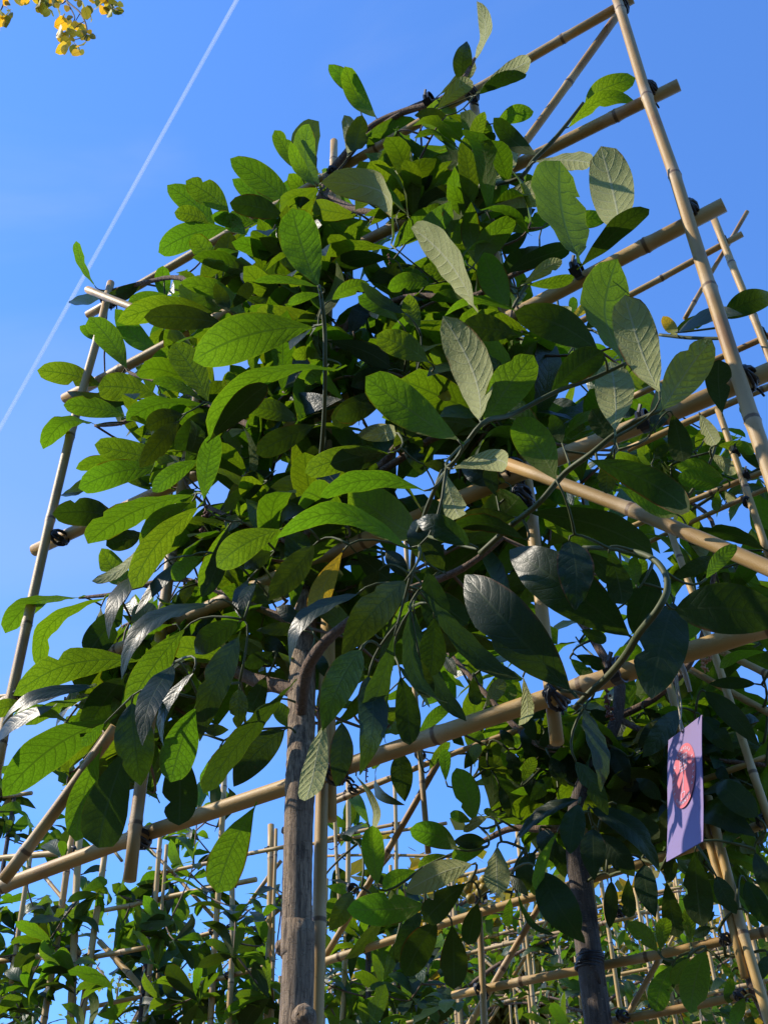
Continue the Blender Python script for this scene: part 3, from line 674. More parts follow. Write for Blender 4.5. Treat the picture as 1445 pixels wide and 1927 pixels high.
for x, y in [(1168, 10), (1222, 172), (1299, 396), (1404, 712), (970, 884), (203, 566), (113, 1012), (262, 1577), (1046, 1312), (905, 342), (886, 176), (1556, 1150), (44, 1312), (630, 1455), (630, 330), (985, 935)]:
    tie(trel1, on(x, y, 0.99), (bd, UP), 0.0092)
# fine ends: small node rings near the cut end of the short uprights come with the canes themselves
for x, y, ax in [(1086, 507, bd), (1212, 792, bd), (1161, 1262, bd), (808, 188, bd), (1290, 700, bd)][:4]:
    strap(trel1, on(x, y, 0.985), ax, 0.0105)

# ------------------------------------------------------------------ the main tree
tree1 = empty('evergreen_tree', T1POS, 'nearest broad leaved evergreen trained flat on the large bamboo trellis, thick grey trunk', 'tree', 'trained evergreen trees')
NETWORK = []
def limb(parent, pts, D, m, name='branch', sides=12, rough=0.06, ground=False, sub=5):
    P = []; rad = []
    for p in pts:
        d = p[3] if len(p) > 3 else D
        q = on(p[0], p[1], d); P.append(q); rad.append(pxr(p[2], q))
    if ground: P.insert(0, np.array([P[0][0], P[0][1], 0.0])); rad.insert(0, rad[0] * 1.15)
    P, rad = smooth_path(P, rad, sub)
    rr = random.Random(len(P)); tb = {}
    def wob(i, j):
        if (i, j) not in tb: tb[(i, j)] = rr.uniform(-1, 1) * rough
        return tb[(i, j)]
    mb = MB(); tube(mb, P, rad, sides, wob=wob)
    NETWORK.extend(P)
    return mb.build(name, m, parent, P[0])
# trunk with its knots
TR = [(557, 1930, 33), (558, 1800, 31.5), (559, 1690, 30.5), (562, 1560, 30), (565, 1470, 31), (567, 1380, 29), (568, 1300, 29), (573, 1200, 25), (577, 1110, 23), (573, 1020, 20), (566, 940, 18), (562, 860, 17), (560, 780, 16), (563, 700, 14.5), (568, 620, 14), (570, 550, 13), (578, 480, 11), (592, 420, 10), (606, 370, 9)]
P = [on(x, y, 0.972 + 0.06 * min(1, max(0, (1450 - y) / 400))) for x, y, r in TR]; rad = [pxr(r * 0.88, p) for (x, y, r), p in zip(TR, P)]
P.insert(0, np.array([P[0][0] - 0.004, P[0][1], 0.62])); rad.insert(0, rad[0] * 1.06)
P.insert(0, np.array([P[0][0] + 0.004, P[0][1], 0.0])); rad.insert(0, rad[0] * 1.25)
P, rad = smooth_path(P, rad, 9)
rt_ = random.Random(4); tb = {}
def twob(i, j): return tb.setdefault((i, j), rt_.uniform(-0.028, 0.028))
mb = MB(); tube(mb, P, rad, 22, wob=twob); NETWORK.extend(P[60:])
trunk1 = mb.build('trunk', M_BARK, tree1, P[0])
def knot(x, y, D, r, dirv, ring=True):
    c = on(x, y, D); d = nrm(dirv); mb = MB()
    prof = [(-1.2, 1.35), (-0.5, 1.25), (0.0, 1.05), (0.35, 0.85), (0.42, 0.62), (0.2, 0.5), (0.05, 0.25), (0.0, 0.02)]
    kr = random.Random(int(x)); tube(mb, [c + d * r * a for a, b in prof], [r * b for a, b in prof], 12, wob=lambda i, j: kr.uniform(-0.1, 0.1))
    o = mb.build('knot', M_BARK, tree1, c); return o
camd = nrm(CAM - on(560, 1750, 1)); rightv = nrm(np.cross(np.array([0, 0, 1.0]), camd))
knot(534, 1562, 0.972, 0.0042, -rightv + camd * 0.5 + UP * 0.2); knot(526, 1783, 0.972, 0.0075, -rightv + camd * 0.4); knot(573, 1912, 0.955, 0.0095, camd + UP * 0.2)
BR1 = [
 [(566, 1305, 13), (520, 1290, 14), (480, 1280, 12.5), (440, 1262, 11), (392, 1246, 9.5), (345, 1255, 7.5), (300, 1242, 5)],
 [(567, 1345, 10, .975), (571, 1295, 12, .95), (580, 1255, 12, .935), (606, 1215, 11, .92), (644, 1180, 9.5, .92), (700, 1140, 8.5, .93), (768, 1110, 7.5, .95), (850, 1080, 7, .95), (900, 1050, 6, .95), (945, 1012, 5, .95)],
 [(575, 1010, 10), (612, 975, 9.5), (653, 947, 9), (690, 905, 8.5), (717, 877, 8), (767, 813, 6.5), (800, 770, 5.5), (830, 735, 5), (870, 690, 5), (930, 640, 4.5), (960, 600, 3)],
 [(690, 905, 8), (747, 868, 7), (807, 829, 7), (850, 815, 6)],
 [(565, 780, 9), (548, 700, 8), (520, 690, 6)],
 [(568, 1030, 8), (510, 1005, 6.5), (467, 990, 5.5), (425, 970, 5), (388, 952, 4)],
 [(573, 1180, 10), (500, 1150, 7), (430, 1120, 5.5), (340, 1090, 5), (250, 1106, 4.5), (213, 1118, 4), (150, 1125, 2.5)],
 [(600, 385, 9), (622, 330, 9), (645, 300, 9), (700, 240, 8), (760, 210, 6.5), (830, 188, 6), (870, 150, 4), (893, 110, 3)],
 [(606, 370, 8), (640, 300, 6), (700, 250, 5), (770, 205, 5), (810, 188, 4)],
 [(565, 560, 7), (500, 545, 6), (430, 560, 5), (340, 523, 4.5), (267, 533, 4), (205, 548, 3)],
 [(560, 850, 8), (450, 790, 6), (390, 762, 5), (293, 765, 4.5), (233, 795, 4), (180, 801, 3)],
 [(560, 800, 7), (640, 640, 6), (665, 590, 5), (690, 560, 5)],
 [(610, 370, 7), (700, 400, 6), (820, 380, 5), (900, 350, 5), (973, 337, 4)],
 [(640, 620, 7), (760, 560, 6), (880, 560, 5.5), (960, 520, 5), (1020, 495, 4)],
 [(390, 762, 4), (320, 725, 4), (253, 705, 3.5), (237, 692, 2)],
]
for b in BR1: limb(tree1, b, 0.985, M_BRANCH)
GT1 = [
 [(600, 537, 3, .72), (606, 570, 4, .72), (611, 620, 4, .74), (612, 680, 4, .76), (611, 760, 4, .8), (607, 830, 4.5, .84), (600, 900, 5, .9)],
 [(903, 1042, 5.5, .92), (960, 990, 5.5, .9), (1013, 947, 5.5, .88), (1063, 890, 5.5, .88), (1110, 855, 5.5, .87), (1157, 817, 5, .87), (1205, 788, 4.5, .87), (1250, 770, 3, .86)],
 [(775, 1085, 5, .9), (780, 1022, 5, .84), (793, 985, 4.5, .82), (807, 947, 4.5, .8), (827, 903, 4, .78), (853, 872, 4, .76), (907, 797, 5, .74), (963, 780, 4.5, .78), (1046, 737, 4.5, .8), (1113, 713, 4, .82), (1178, 683, 3, .83)],
 [(1080, 1335, 6, .94), (1105, 1308, 6.5, .94), (1143, 1273, 7, .93), (1175, 1235, 7, .91), (1203, 1190, 7, .88), (1235, 1150, 6.8, .86), (1254, 1112, 6.5, .86), (1250, 1078, 6, .86), (1222, 1048, 5.5, .87), (1170, 1034, 5, .89), (1097, 1030, 4, .9)],
 [(900, 350, 4), (973, 337, 4), (1005, 300, 4), (1037, 268, 4), (1065, 235, 3.5), (1097, 193, 2.5)],
 [(860, 430, 3), (880, 415, 3.5), (937, 383, 3)],
 [(965, 580, 3), (985, 545, 3.5), (1000, 525, 3)],
 [(760, 1150, 3), (775, 1085, 3.5), (790, 1075, 3)],
 [(1055, 1300, 4, .92), (1078, 1302, 3.5, .92), (1105, 1308, 3, .94)],
]
for b in GT1: limb(tree1, b, 0.95, M_TWIG, 'twig', 8, 0.02)
recs = []
for k, s in TREE1.items(): recs += [(r, k) for r in parse(k, s)]
anch = []
print('traced leaves on the main tree', len(recs))
recs = sorted(recs, key=lambda r: -r[0][4] * math.hypot(r[0][2] - r[0][0], r[0][3] - r[0][1]))
for i, (r, k) in enumerate(recs):
    if i >= 300: break
    traced_leaf(r, 1.0, tree1, anch)
rest = [r for r, k in recs[300:]]

def connect(parent, anch, net, maxd, m, rr=0.0016):
    net = [np.asarray(p) for p in net]; mb = MB(); todo = list(anch); N = np.array(net)
    order = sorted(todo, key=lambda a: np.min(np.linalg.norm(N - a[0], axis=1)))
    for B, dr in order:
        dd = np.linalg.norm(N - B, axis=1); i = int(np.argmin(dd + 0.25 * np.maximum(0, -((N - B) @ dr)) ))
        if dd[i] > maxd: continue
        A = N[i]; L = dd[i]
        pts = []; c1 = B + dr * min(L * 0.45, 0.03)
        for t in np.linspace(0, 1, 6): pts.append(A * (1 - t) ** 2 + c1 * 2 * t * (1 - t) + B * t * t)
        tube(mb, pts, [rr * 1.5, rr * 1.35, rr * 1.2, rr * 1.1, rr, rr * 0.9], 6)
        N = np.vstack([N, pts[2:5]])
    if mb.n:
        o = mb.build('twigs', m, parent, np.array(parent.location)); o['kind'] = 'stuff'
connect(tree1, anch, NETWORK, 0.09, M_TWIG, 0.0011)

def inside(x, y, poly):
    c = False; n = len(poly); j = n - 1
    for i in range(n):
        xi, yi = poly[i]; xj, yj = poly[j]
        if (yi > y) != (yj > y) and x < (xj - xi) * (y - yi) / (yj - yi) + xi: c = not c
        j = i
    return c
HOLES = [(660, 807, 22), (520, 900, 20), (812, 903, 20), (722, 1040, 16), (390, 935, 22), (795, 1055, 22), (355, 1095, 22), (235, 1190, 14), (775, 492, 16), (1005, 452, 36), (667, 557, 14), (520, 1133, 14), (500, 1380, 40), (420, 1400, 25), (1100, 640, 25), (700, 1120, 10), (640, 600, 10), (860, 1000, 12), (1080, 560, 30), (980, 640, 8), (1150, 700, 12)]
def fill(poly, n, D0, D1, seed, per=(4, 6), sc=1.0, holes=(), up=0.6):
    rr = random.Random(seed); xs = [p[0] for p in poly]; ys = [p[1] for p in poly]; out = []; tips = []
    k = 0
    while k < n:
        x = rr.uniform(min(xs), max(xs)); y = rr.uniform(min(ys), max(ys))
        if not inside(x, y, poly): continue
        k += 1
        c = on(x, y, rr.uniform(D0, D1))
        d = nrm(np.array([rr.uniform(-1, 1), rr.uniform(-1, 1), rr.uniform(-0.3, 1.0) + up * 0.5]))
        tips.append((c, -d))
        for (B, ax, N, s) in rosette(c, d, rr.randint(*per), rr):
            s *= sc; m = B + ax * 0.07 * s; q = proj(m); ok = True
            e = proj(B + ax * 0.14 * s)
            for hx, hy, hr in holes:
                if min(math.hypot(q[0] - hx, q[1] - hy), math.hypot(e[0] - hx, e[1] - hy)) < hr + 26: ok = False; break
            if ok and inside(e[0], e[1], poly): out.append((B, ax, N, s, rr.randrange(len(VARS))))
    return out, tips
POLY1 = [(590, 330), (700, 300), (880, 230), (950, 340), (1000, 430), (980, 560), (1180, 620), (1190, 780), (1200, 900), (1190, 1080), (1000, 1180), (850, 1240), (740, 1400), (600, 1380), (520, 1330), (330, 1450), (150, 1470), (90, 1400), (180, 1220), (330, 1050), (230, 900), (190, 760), (300, 640), (330, 540), (380, 430)]
fl, tips = fill(POLY1, 185, 1.03, 1.26, 11, holes=HOLES, sc=0.98)
fl2, tips2 = fill([(480, 560), (700, 420), (950, 480), (1050, 760), (950, 1050), (700, 1350), (480, 1240), (430, 1000), (440, 760)], 60, 1.0, 1.16, 12, holes=HOLES, sc=1.0)
fl3, tips3 = fill([(490, 420), (640, 400), (690, 560), (720, 800), (720, 1080), (680, 1120), (560, 1100), (490, 1100), (470, 1000), (440, 780)], 44, 0.93, 1.0, 14, holes=HOLES, sc=0.95)
fl4, tips4 = fill([(60, 1400), (230, 1130), (500, 1080), (500, 1340), (300, 1500), (130, 1500)], 34, 0.98, 1.12, 15, holes=HOLES, sc=0.95)
fl3 += fl4; tips3 += tips4
fl5, tips5 = fill([(690, 260), (860, 190), (1010, 330), (1030, 470), (960, 560), (800, 470), (650, 400)], 26, 0.94, 1.0, 16, holes=HOLES, sc=0.9)
fl3 += fl5; tips3 += tips5
for k_, (pl_, n_) in enumerate([([(300, 520), (600, 340), (700, 420), (620, 620), (300, 680)], 34), ([(250, 740), (560, 700), (560, 930), (300, 930), (230, 860)], 20), ([(700, 560), (1010, 560), (1000, 760), (900, 880), (720, 880)], 30), ([(300, 980), (560, 930), (560, 1180), (330, 1200)], 20)]):
    f6, t6 = fill(pl_, n_, 0.95, 1.0, 60 + k_, holes=HOLES, sc=0.9); fl3 += f6; tips3 += t6
leaf_stuff(tree1, fl + fl2 + fl3, 'foliage'); tips += tips3
connect(tree1, tips + tips2, NETWORK, 0.3, M_BTWIG, 0.0016)

# dry flower stalks and bud clusters
def bud_cluster(parent, x, y, D, L, name='seed_cluster', n=26, droop=True, m=None):
    c = on(x, y, D); mb = MB(); rr = random.Random(int(x + y)); dr = np.array([rr.uniform(-0.1, 0.1), 0, -1.0]) if droop else np.array([0.1, 0, 0.6])
    tube(mb, [c, c + dr * L * 0.5, c + dr * L], [0.0012, 0.001, 0.0006], 5)
    for i in range(n):
        p = c + dr * L * rr.uniform(0.1, 1.0) + np.array([rr.uniform(-1, 1), rr.uniform(-1, 1), rr.uniform(-1, 1)]) * L * 0.10
        r = L * rr.uniform(0.035, 0.07); e = nrm([rr.uniform(-1, 1) for _ in range(3)])
        tube(mb, [p - e * r, p - e * r * 0.5, p + e * r * 0.4, p + e * r * 1.1], [r * 0.3, r * 0.9, r * 0.8, r * 0.1], 5)
    return mb.build(name, m or M_BUD, parent, c)
bud_cluster(tree1, 387, 955, 0.96, 0.052); bud_cluster(tree1, 731, 478, 0.97, 0.026, n=18); bud_cluster(tree1, 690, 1440, 0.98, 0.02, n=10); bud_cluster(tree1, 345, 1275, 0.95, 0.02, n=8)

# ------------------------------------------------------------------ second tree and its trellis
D2 = 1.6
T2POS = rw(0.72 * 1.0 - 0.02, D2, 0)
t2t = on(1125, 1927, D2); T2POS = np.array([t2t[0], t2t[1], 0.0])
trel2 = empty('bamboo_trellis', T2POS, 'second bamboo trellis behind the tall right pole, carrying the tree with the wire bound trunk', 'trellis', 'bamboo trellises')
C2 = [('crossbar', 1396, 440, 900, 715, 6.5), ('crossbar', 1500, 606, 1180, 752, 6.5), ('crossbar', 1500, 706, 1180, 846, 7), ('crossbar', 1500, 862, 1100, 1030, 6), ('crossbar', 1500, 896, 1200, 1030, 5),
      ('crossbar', 1000, 1365, 615, 1515, 6), ('crossbar', 920, 1122, 700, 1216, 6), ('crossbar', 1440, 1425, 1310, 1472, 6), ('crossbar', 1490, 1533, 600, 1814, 8.5), ('crossbar', 1500, 1737, 852, 1874, 8.5), ('crossbar', 1410, 1870, 1150, 1922, 7.5),
      ('upright', 1338, 400, 1500, 810, 7.5), ('upright', 1350, 770, 1450, 1060, 7), ('upright', 760, 1000, 806, 1605, 5.5), ('upright', 901, 1715, 912, 1975, 6.5), ('upright', 1262, 1000, 1480, 1640, 7.5),
      ('upright', 1252, 1265, 1400, 1840, 8), ('upright', 1100, 1560, 1120, 1722, 6), ('upright', 1330, 1500, 1470, 2000, 9.5),
      ('brace', 1404, 398, 1288, 600, 4.5), ('brace', 826, 1432, 606, 1810, 6.5), ('brace', 1022, 1690, 855, 1975, 6.5), ('brace', 1345, 1220, 1490, 1292, 7), ('brace', 1285, 1252, 1490, 1362, 7), ('brace', 1242, 1802, 1178, 1915, 5.5), ('brace', 1120, 1040, 1070, 1120, 5)]
for n_, x0, y0, x1, y1, r in C2:
    dd = {'crossbar': D2, 'upright': D2 - 0.02, 'brace': D2 + 0.02}[n_]
    cane(n_, trel2, x0, y0, x1, y1, dd, rpx=r)
for x, y in [(1359, 452), (1432, 626), (1407, 945), (1350, 1000), (903, 1860), (790, 1420), (770, 1175), (663, 1672), (1365, 1768), (1433, 1545), (1393, 1873), (1170, 1912), (1165, 1715), (1270, 1420), (665, 1485)]:
    tie(trel2, on(x, y, D2 - 0.012), (bd, UP), 0.0066)
for x, y in [(1385, 850), (1405, 893), (905, 1690)]: strap(trel2, on(x, y, D2 - 0.01), bd, 0.0075)
tree2 = empty('evergreen_tree', T2POS, 'trained evergreen behind the hanging violet tag, dark trunk bound with black wire', 'tree', 'trained evergreen trees')
NETWORK = []
limb(tree2, [(1125, 1927, 23), (1117, 1860, 22), (1108, 1790, 20), (1098, 1700, 19), (1084, 1620, 18), (1082, 1540, 16), (1100, 1470, 14), (1135, 1410, 12), (1160, 1350, 11), (1166, 1290, 10)], D2 - 0.03, M_DARKBARK, 'trunk', 18, 0.03, True)
mbw = MB()
for k in range(6):
    c = on(1110 - k * 0.4, 1797 + k * 5.2, D2 - 0.03); rr_ = pxr(22.5, c)
    tube(mbw, [c + np.array([math.cos(a), math.sin(a), 0.10 * math.sin(a + k)]) * rr_ * (1 + 0.03 * math.sin(3 * a + k)) for a in np.linspace(0, 2 * math.pi, 20)], [pxr(2.7, c)] * 20, 6, caps=False)
mbw.build('wire_binding', M_TIE, trel2, on(1110, 1805, D2))
B2 = [[(1082, 1560, 9), (1010, 1560, 6), (960, 1560, 6), (915, 1580, 5), (880, 1600, 4)], [(1085, 1530, 8), (1090, 1500, 5), (1085, 1490, 4), (1050, 1500, 3)], [(1090, 1500, 6), (1110, 1480, 4), (1100, 1500, 3)],
      [(1160, 1350, 8), (1250, 1300, 6), (1320, 1200, 5), (1345, 1000, 4), (1290, 940, 3)], [(1166, 1290, 9), (1100, 1180, 7), (1010, 1080, 5)], [(1135, 1410, 9), (1010, 1400, 6), (900, 1290, 5), (820, 1200, 4)],
      [(1445, 1925, 7), (1415, 1860, 7), (1395, 1800, 6)], [(1290, 940, 3), (1330, 880, 3), (1345, 840, 2.5)], [(1160, 1350, 6), (1300, 1420, 5), (1440, 1440, 4)], [(1450, 870, 3.5), (1370, 915, 3.5), (1300, 960, 3)], [(1240, 630, 3), (1300, 636, 3.5), (1365, 637, 3)], [(1150, 640, 2.5), (1060, 590, 2.5), (1048, 555, 2)]]
for b in B2: limb(tree2, b, D2, M_BRANCH if b[0][2] > 4 else M_TWIG, 'branch', 10)
recs = []
for k, s in TREE2.items(): recs += parse(k, s)
print('traced leaves on the second tree', len(recs))
anch = []
for r in recs: traced_leaf(r, D2, tree2, anch)
POLY2 = [(1000, 640), (1180, 640), (1290, 800), (1445, 820), (1560, 900), (1560, 1700), (1445, 1760), (1330, 1650), (1250, 1700), (1180, 1620), (1060, 1700), (980, 1560), (860, 1560), (820, 1430), (640, 1370), (760, 1280), (720, 1180), (850, 1120), (1000, 1080), (980, 800)]
H2 = [(860, 1470, 60), (760, 1530, 60), (1060, 1110, 10), (1130, 1245, 14), (830, 1350, 16), (1410, 600, 60), (1380, 700, 30), (1430, 1300, 18), (820, 1180, 12)]
fl, tips = fill(POLY2, 120, D2 + 0.05, D2 + 0.4, 21, holes=H2, sc=1.0)
core = [(880, 1400), (1000, 1330), (1250, 1330), (1445, 1380), (1445, 1620), (1200, 1620), (1000, 1640), (930, 1500)]
fl3, tips3 = fill(core, 85, D2 - 0.02, D2 + 0.25, 22, sc=0.95)
fl = fl3 + fl; k = max(0, 300 - len(recs)); leaf_objects(tree2, fl[:k]); leaf_stuff(tree2, fl[k:])
connect(tree2, anch + tips + tips3, NETWORK, 0.6, M_TWIG, 0.0016)
bud_cluster(tree2, 1140, 1300, D2 - 0.1, 0.05, n=40); bud_cluster(tree2, 1326, 1265, 1.15, 0.035, 'flower_remains', 22, False, simple('dry_flower', (0.45, 0.22, 0.10), 0.8))
bud_cluster(tree2, 1335, 1245, 1.15, 0.03, 'flower_remains', 18, False, bpy.data.materials['dry_flower'])
mbf = MB(); rf = random.Random(9)
for i in range(9):
    c = on(903 + rf.uniform(-24, 20), 1672 + rf.uniform(-24, 26), D2 - 0.06); r = 0.0085
    tube(mbf, [c + UP * r * a for a in (1, .8, .4, 0, -.4, -.8, -1)], [r * b for b in (.1, .6, .92, 1, .92, .6, .1)], 8)
o = mbf.build('fruit_cluster', M_FRUIT, tree2, on(903, 1672, D2))

# ------------------------------------------------------------------ trellised trees behind
def back_pair(D, canes_, polys, tlabel, rlabel, trunkpx, seed, sc=1.05, r=None):
    """a traced trellis and its tree in one of the rows behind"""
    t = on(trunkpx[0], trunkpx[1], D); pos = np.array([t[0], t[1], 0.0])
    tr = empty('bamboo_trellis', pos, rlabel, 'trellis', 'bamboo trellises')
    for n_, x0, y0, x1, y1, rp in canes_:
        dd = {'crossbar': D, 'upright': D - 0.02, 'brace': D + 0.02}[n_]; cane(n_, tr, x0, y0, x1, y1, dd, rpx=rp, sides=8)
    ups = [c for c in canes_ if c[0] == 'upright']; bs = [c for c in canes_ if c[0] == 'crossbar']
    for u in ups:
        for b in bs:
            d1 = (u[3] - u[1], u[4] - u[2]); d2_ = (b[3] - b[1], b[4] - b[2]); den = d1[0] * d2_[1] - d1[1] * d2_[0]
            if abs(den) < 1e-6: continue
            s_ = ((b[1] - u[1]) * d2_[1] - (b[2] - u[2]) * d2_[0]) / den; q_ = ((b[1] - u[1]) * d1[1] - (b[2] - u[2]) * d1[0]) / den
            if 0 < s_ < 1 and 0 < q_ < 1: tie(tr, on(u[1] + s_ * d1[0], u[2] + s_ * d1[1], D - 0.01), (bd, UP), pxr(u[5], on(u[1], u[2], D)), far=True)
    te = empty('evergreen_tree', pos, tlabel, 'tree', 'trained evergreen trees')
    global NETWORK; NETWORK = []
    top = on(trunkpx[2], trunkpx[3], D)
    rr = random.Random(seed); n = 7; pts = [pos * (1 - i / n) + np.array([top[0], top[1], top[2]]) * (i / n) + np.array([rr.uniform(-1, 1), rr.uniform(-1, 1), 0]) * 0.012 for i in range(n + 1)]
    P, rd = smooth_path(pts, [0.024 - 0.017 * i / n for i in range(n + 1)], 4)
    mb = MB(); tube(mb, P, rd, 10, wob=lambda i, j: 0.0); NETWORK.extend(P[len(P) // 2:]); mb.build('trunk', M_DARKBARK, te, P[0])
    lst = []; tips = []
    for (poly, n_) in polys:
        f_, t_ = fill(poly, int(n_ * 1.2), D - 0.16, D + 0.22, seed, (5, 8), sc); lst += f_; tips += t_
    leaf_objects(te, lst[:300]); leaf_stuff(te, lst[300:])
    connect(te, tips, NETWORK, 0.9, M_BTWIG, 0.0022)
    return te

A3 = [('crossbar', -60, 1620, 276, 1588, 6.5), ('crossbar', -60, 1815, 150, 1793, 6), ('crossbar', 65, 1824, 280, 1783, 5), ('upright', 137, 1565, 78, 1950, 6.5), ('upright', 198, 1600, 148, 1960, 6.5), ('upright', 56, 1610, 22, 1850, 5), ('upright', 32, 1275, -30, 1640, 6),
      ('upright', 150, 1560, 132, 1960, 7), ('brace', 84, 1650, 122, 1695, 4), ('crossbar', -60, 1316, 24, 1308, 4), ('crossbar', -60, 1508, 60, 1492, 4), ('brace', 60, 1440, -20, 1560, 4.5)]
back_pair(2.75, A3, [([(-60, 1400), (60, 1450), (110, 1560), (40, 1680), (-60, 1700)], 9), ([(-60, 1700), (200, 1620), (215, 1780), (200, 1960), (-60, 1960)], 36), ([(60, 1520), (200, 1520), (160, 1650), (90, 1640)], 4)],
          'dark leaved evergreen at the lower left corner, under the leaning brace', 'thin bamboo trellis at the lower left corner with two parallel uprights', (40, 1927, 30, 1480), 31)
B3 = [('crossbar', 130, 1905, 500, 1820, 4.5), ('crossbar', 190, 1714, 482, 1655, 5), ('crossbar', 215, 1797, 440, 1745, 4), ('upright', 303, 1570, 270, 1960, 5), ('upright', 314, 1590, 296, 1870, 3.5), ('upright', 437, 1655, 428, 1960, 5.5), ('upright', 421, 1460, 392, 1960, 6),
      ('brace', 188, 1772, 350, 1960, 6), ('brace', 272, 1585, 402, 1725, 3.5), ('brace', 230, 1620, 130, 1500, 3), ('crossbar', 300, 1644, 545, 1592, 4)]
back_pair(2.9, B3, [([(200, 1600), (350, 1640), (500, 1700), (520, 1960), (200, 1960)], 34), ([(380, 1450), (440, 1460), (430, 1560), (370, 1540)], 3), ([(240, 1560), (400, 1560), (400, 1660), (250, 1650)], 6)],
          'glossy evergreen between the short cut bamboo end and the thick grey trunk', 'thin bamboo trellis low at left with a long diagonal brace', (290, 1927, 300, 1600), 32)
C3 = [('upright', 510, 1552, 500, 1960, 6.5), ('upright', 519, 1560, 512, 1960, 3.5), ('upright', 655, 1462, 643, 1960, 5), ('upright', 630, 1528, 640, 1720, 3.5), ('upright', 742, 1470, 746, 1740, 4), ('crossbar', 360, 1530, 548, 1470, 5), ('crossbar', 480, 1604, 840, 1548, 3.5),
      ('crossbar', 610, 1510, 740, 1462, 5), ('crossbar', 610, 1612, 850, 1612, 3), ('crossbar', 610, 1580, 760, 1548, 4), ('brace', 530, 1620, 470, 1700, 4), ('brace', 560, 1680, 480, 1750, 3.5), ('brace', 735, 1610, 690, 1665, 3.5)]
back_pair(3.1, C3, [([(440, 1690), (540, 1650), (540, 1960), (420, 1960)], 16), ([(600, 1560), (700, 1620), (860, 1720), (880, 1960), (600, 1960)], 36), ([(600, 1480), (720, 1490), (700, 1600), (610, 1590)], 4)],
          'evergreen seen on both sides of the thick trunk, low in the middle', 'thin square gridded trellis standing behind the thick trunk', (700, 1927, 690, 1560), 33)

def espalier_row(D, starts, seed, names, top=1.96, nleaf=150, dens=26, nz=5, nu=5):
    rr = random.Random(seed)
    for idx, a0 in enumerate(starts):
        a1 = a0 + 1.22; cpos = rw((a0 + a1) / 2, D, 0)
        tl, rl, grp = names[idx]
        tr = empty('bamboo_trellis', cpos, rl, 'trellis', grp and 'bamboo trellises')
        zs = [CAM_H + top - 0.33 * i for i in range(nz)]
        if rr.random() < 0.5: zs.append(zs[-1] - 0.33)
        r = 0.0088
        for z in zs:
            e0 = rr.uniform(0.03, 0.13); e1 = rr.uniform(0.03, 0.13)
            bamboo('crossbar', rw(a0 - e0, D, z + rr.uniform(-.02, .02)), rw(a1 + e1, D, z + rr.uniform(-.02, .02)), r, tr, 7, 0.003, rr, True)
        for i in range(nu):
            a = a0 + (a1 - a0) * i / (nu - 1) + rr.uniform(-.02, .02)
            bamboo('upright', rw(a, D - 0.02, zs[-1] - rr.uniform(.05, .2)), rw(a + rr.uniform(-.02, .02), D - 0.02, zs[0] + rr.uniform(.05, .2)), r, tr, 7, 0.003, rr, True)
        mid = (a0 + a1) / 2
        bamboo('support_cane', rw(mid + 0.04, D + 0.01, 0), rw(mid + 0.04, D + 0.01, zs[0] + 0.1), r, tr, 7, 0.002, rr, True)
        for (p, q) in (((a0, zs[0]), (a0 + 0.4, zs[1] - 0.1)), ((a1, zs[0]), (a1 - 0.4, zs[1] - 0.1)), ((a0, zs[4] + .1), (a0 + 0.4, zs[4] + 0.45)), ((a1, zs[4] + .1), (a1 - 0.4, zs[4] + 0.45))):
            bamboo('brace', rw(p[0], D + 0.02, p[1]), rw(q[0], D + 0.02, q[1]), r * 0.9, tr, 7, 0.002, rr, True)
        te = empty('evergreen_tree', cpos, tl, 'tree', grp and 'trained evergreen trees')
        pts = [rw(mid + rr.uniform(-.012, .012), D - 0.02, z) for z in np.linspace(0, zs[0] - 0.1, 8)]
        P, rd = smooth_path(pts, [0.026 - 0.0022 * i for i in range(8)], 3); mb = MB(); tube(mb, P, rd, 9); mb.build('trunk', M_BARK, te, P[0])
        net = list(P[8:])
        for z in zs:
            for sg in (-1, 1):
                q = [rw(mid, D, z - 0.12), rw(mid + sg * 0.2, D, z - 0.04), rw(mid + sg * 0.42, D, z), rw(mid + sg * 0.62, D, z + rr.uniform(-.03, .05))]
                q, qr = smooth_path(q, [0.009, 0.007, 0.005, 0.003], 3); mb = MB(); tube(mb, q, qr, 6); mb.build('branch', M_BRANCH, te, q[0]); net += q
        lst = []; tips = []; k = 0
        while k < dens:
            c = rw(rr.uniform(a0 - .05, a1 + .05), D + rr.gauss(0, 0.12), rr.uniform(zs[-1] - 0.1, zs[0] + 0.02)); k += 1
            d = nrm(np.array([rr.uniform(-1, 1), rr.uniform(-1, 1), rr.uniform(-.2, 1.2)])); tips.append((c, -d))
            for (B, ax, N, s) in rosette(c, d, rr.randint(4, 7), rr):
                if inview(B, 120): lst.append((B, ax, N, s * 0.8, rr.randrange(len(VARS))))
        leaf_objects(te, lst[:nleaf]); leaf_stuff(te, lst[nleaf:])
        connect(te, tips, net, 0.6, M_BTWIG, 0.002)

def nm(row, pos):
    return ('evergreen, %s in %s' % (pos, row), 'bamboo grid, %s in %s' % (pos, row), True)
espalier_row(4.0, [-1.4, 0.1, 1.55], 41, [nm('the first far row behind the dark trunk', p) for p in ('rightmost', 'middle one', 'leftmost')], 1.95, 290, 110)
espalier_row(5.0, [-1.5, 0.0, 1.45, 2.9], 42, [nm('the second far row', p) for p in ('rightmost', 'second from the right', 'second from the left', 'leftmost')], 2.1, 260, 110)
espalier_row(6.2, [-1.7, -0.2, 1.3, 2.8, 4.3], 43, [nm('the third far row', p) for p in ('rightmost', 'second from the right', 'middle one', 'second from the left', 'leftmost')], 2.55, 220, 110, 6, 7)
espalier_row(7.4, [-1.9, -0.4, 1.1, 2.6], 44, [nm('the farthest row', p) for p in ('rightmost', 'second from the right', 'second from the left', 'leftmost')], 3.0, 200, 120, 8, 7)

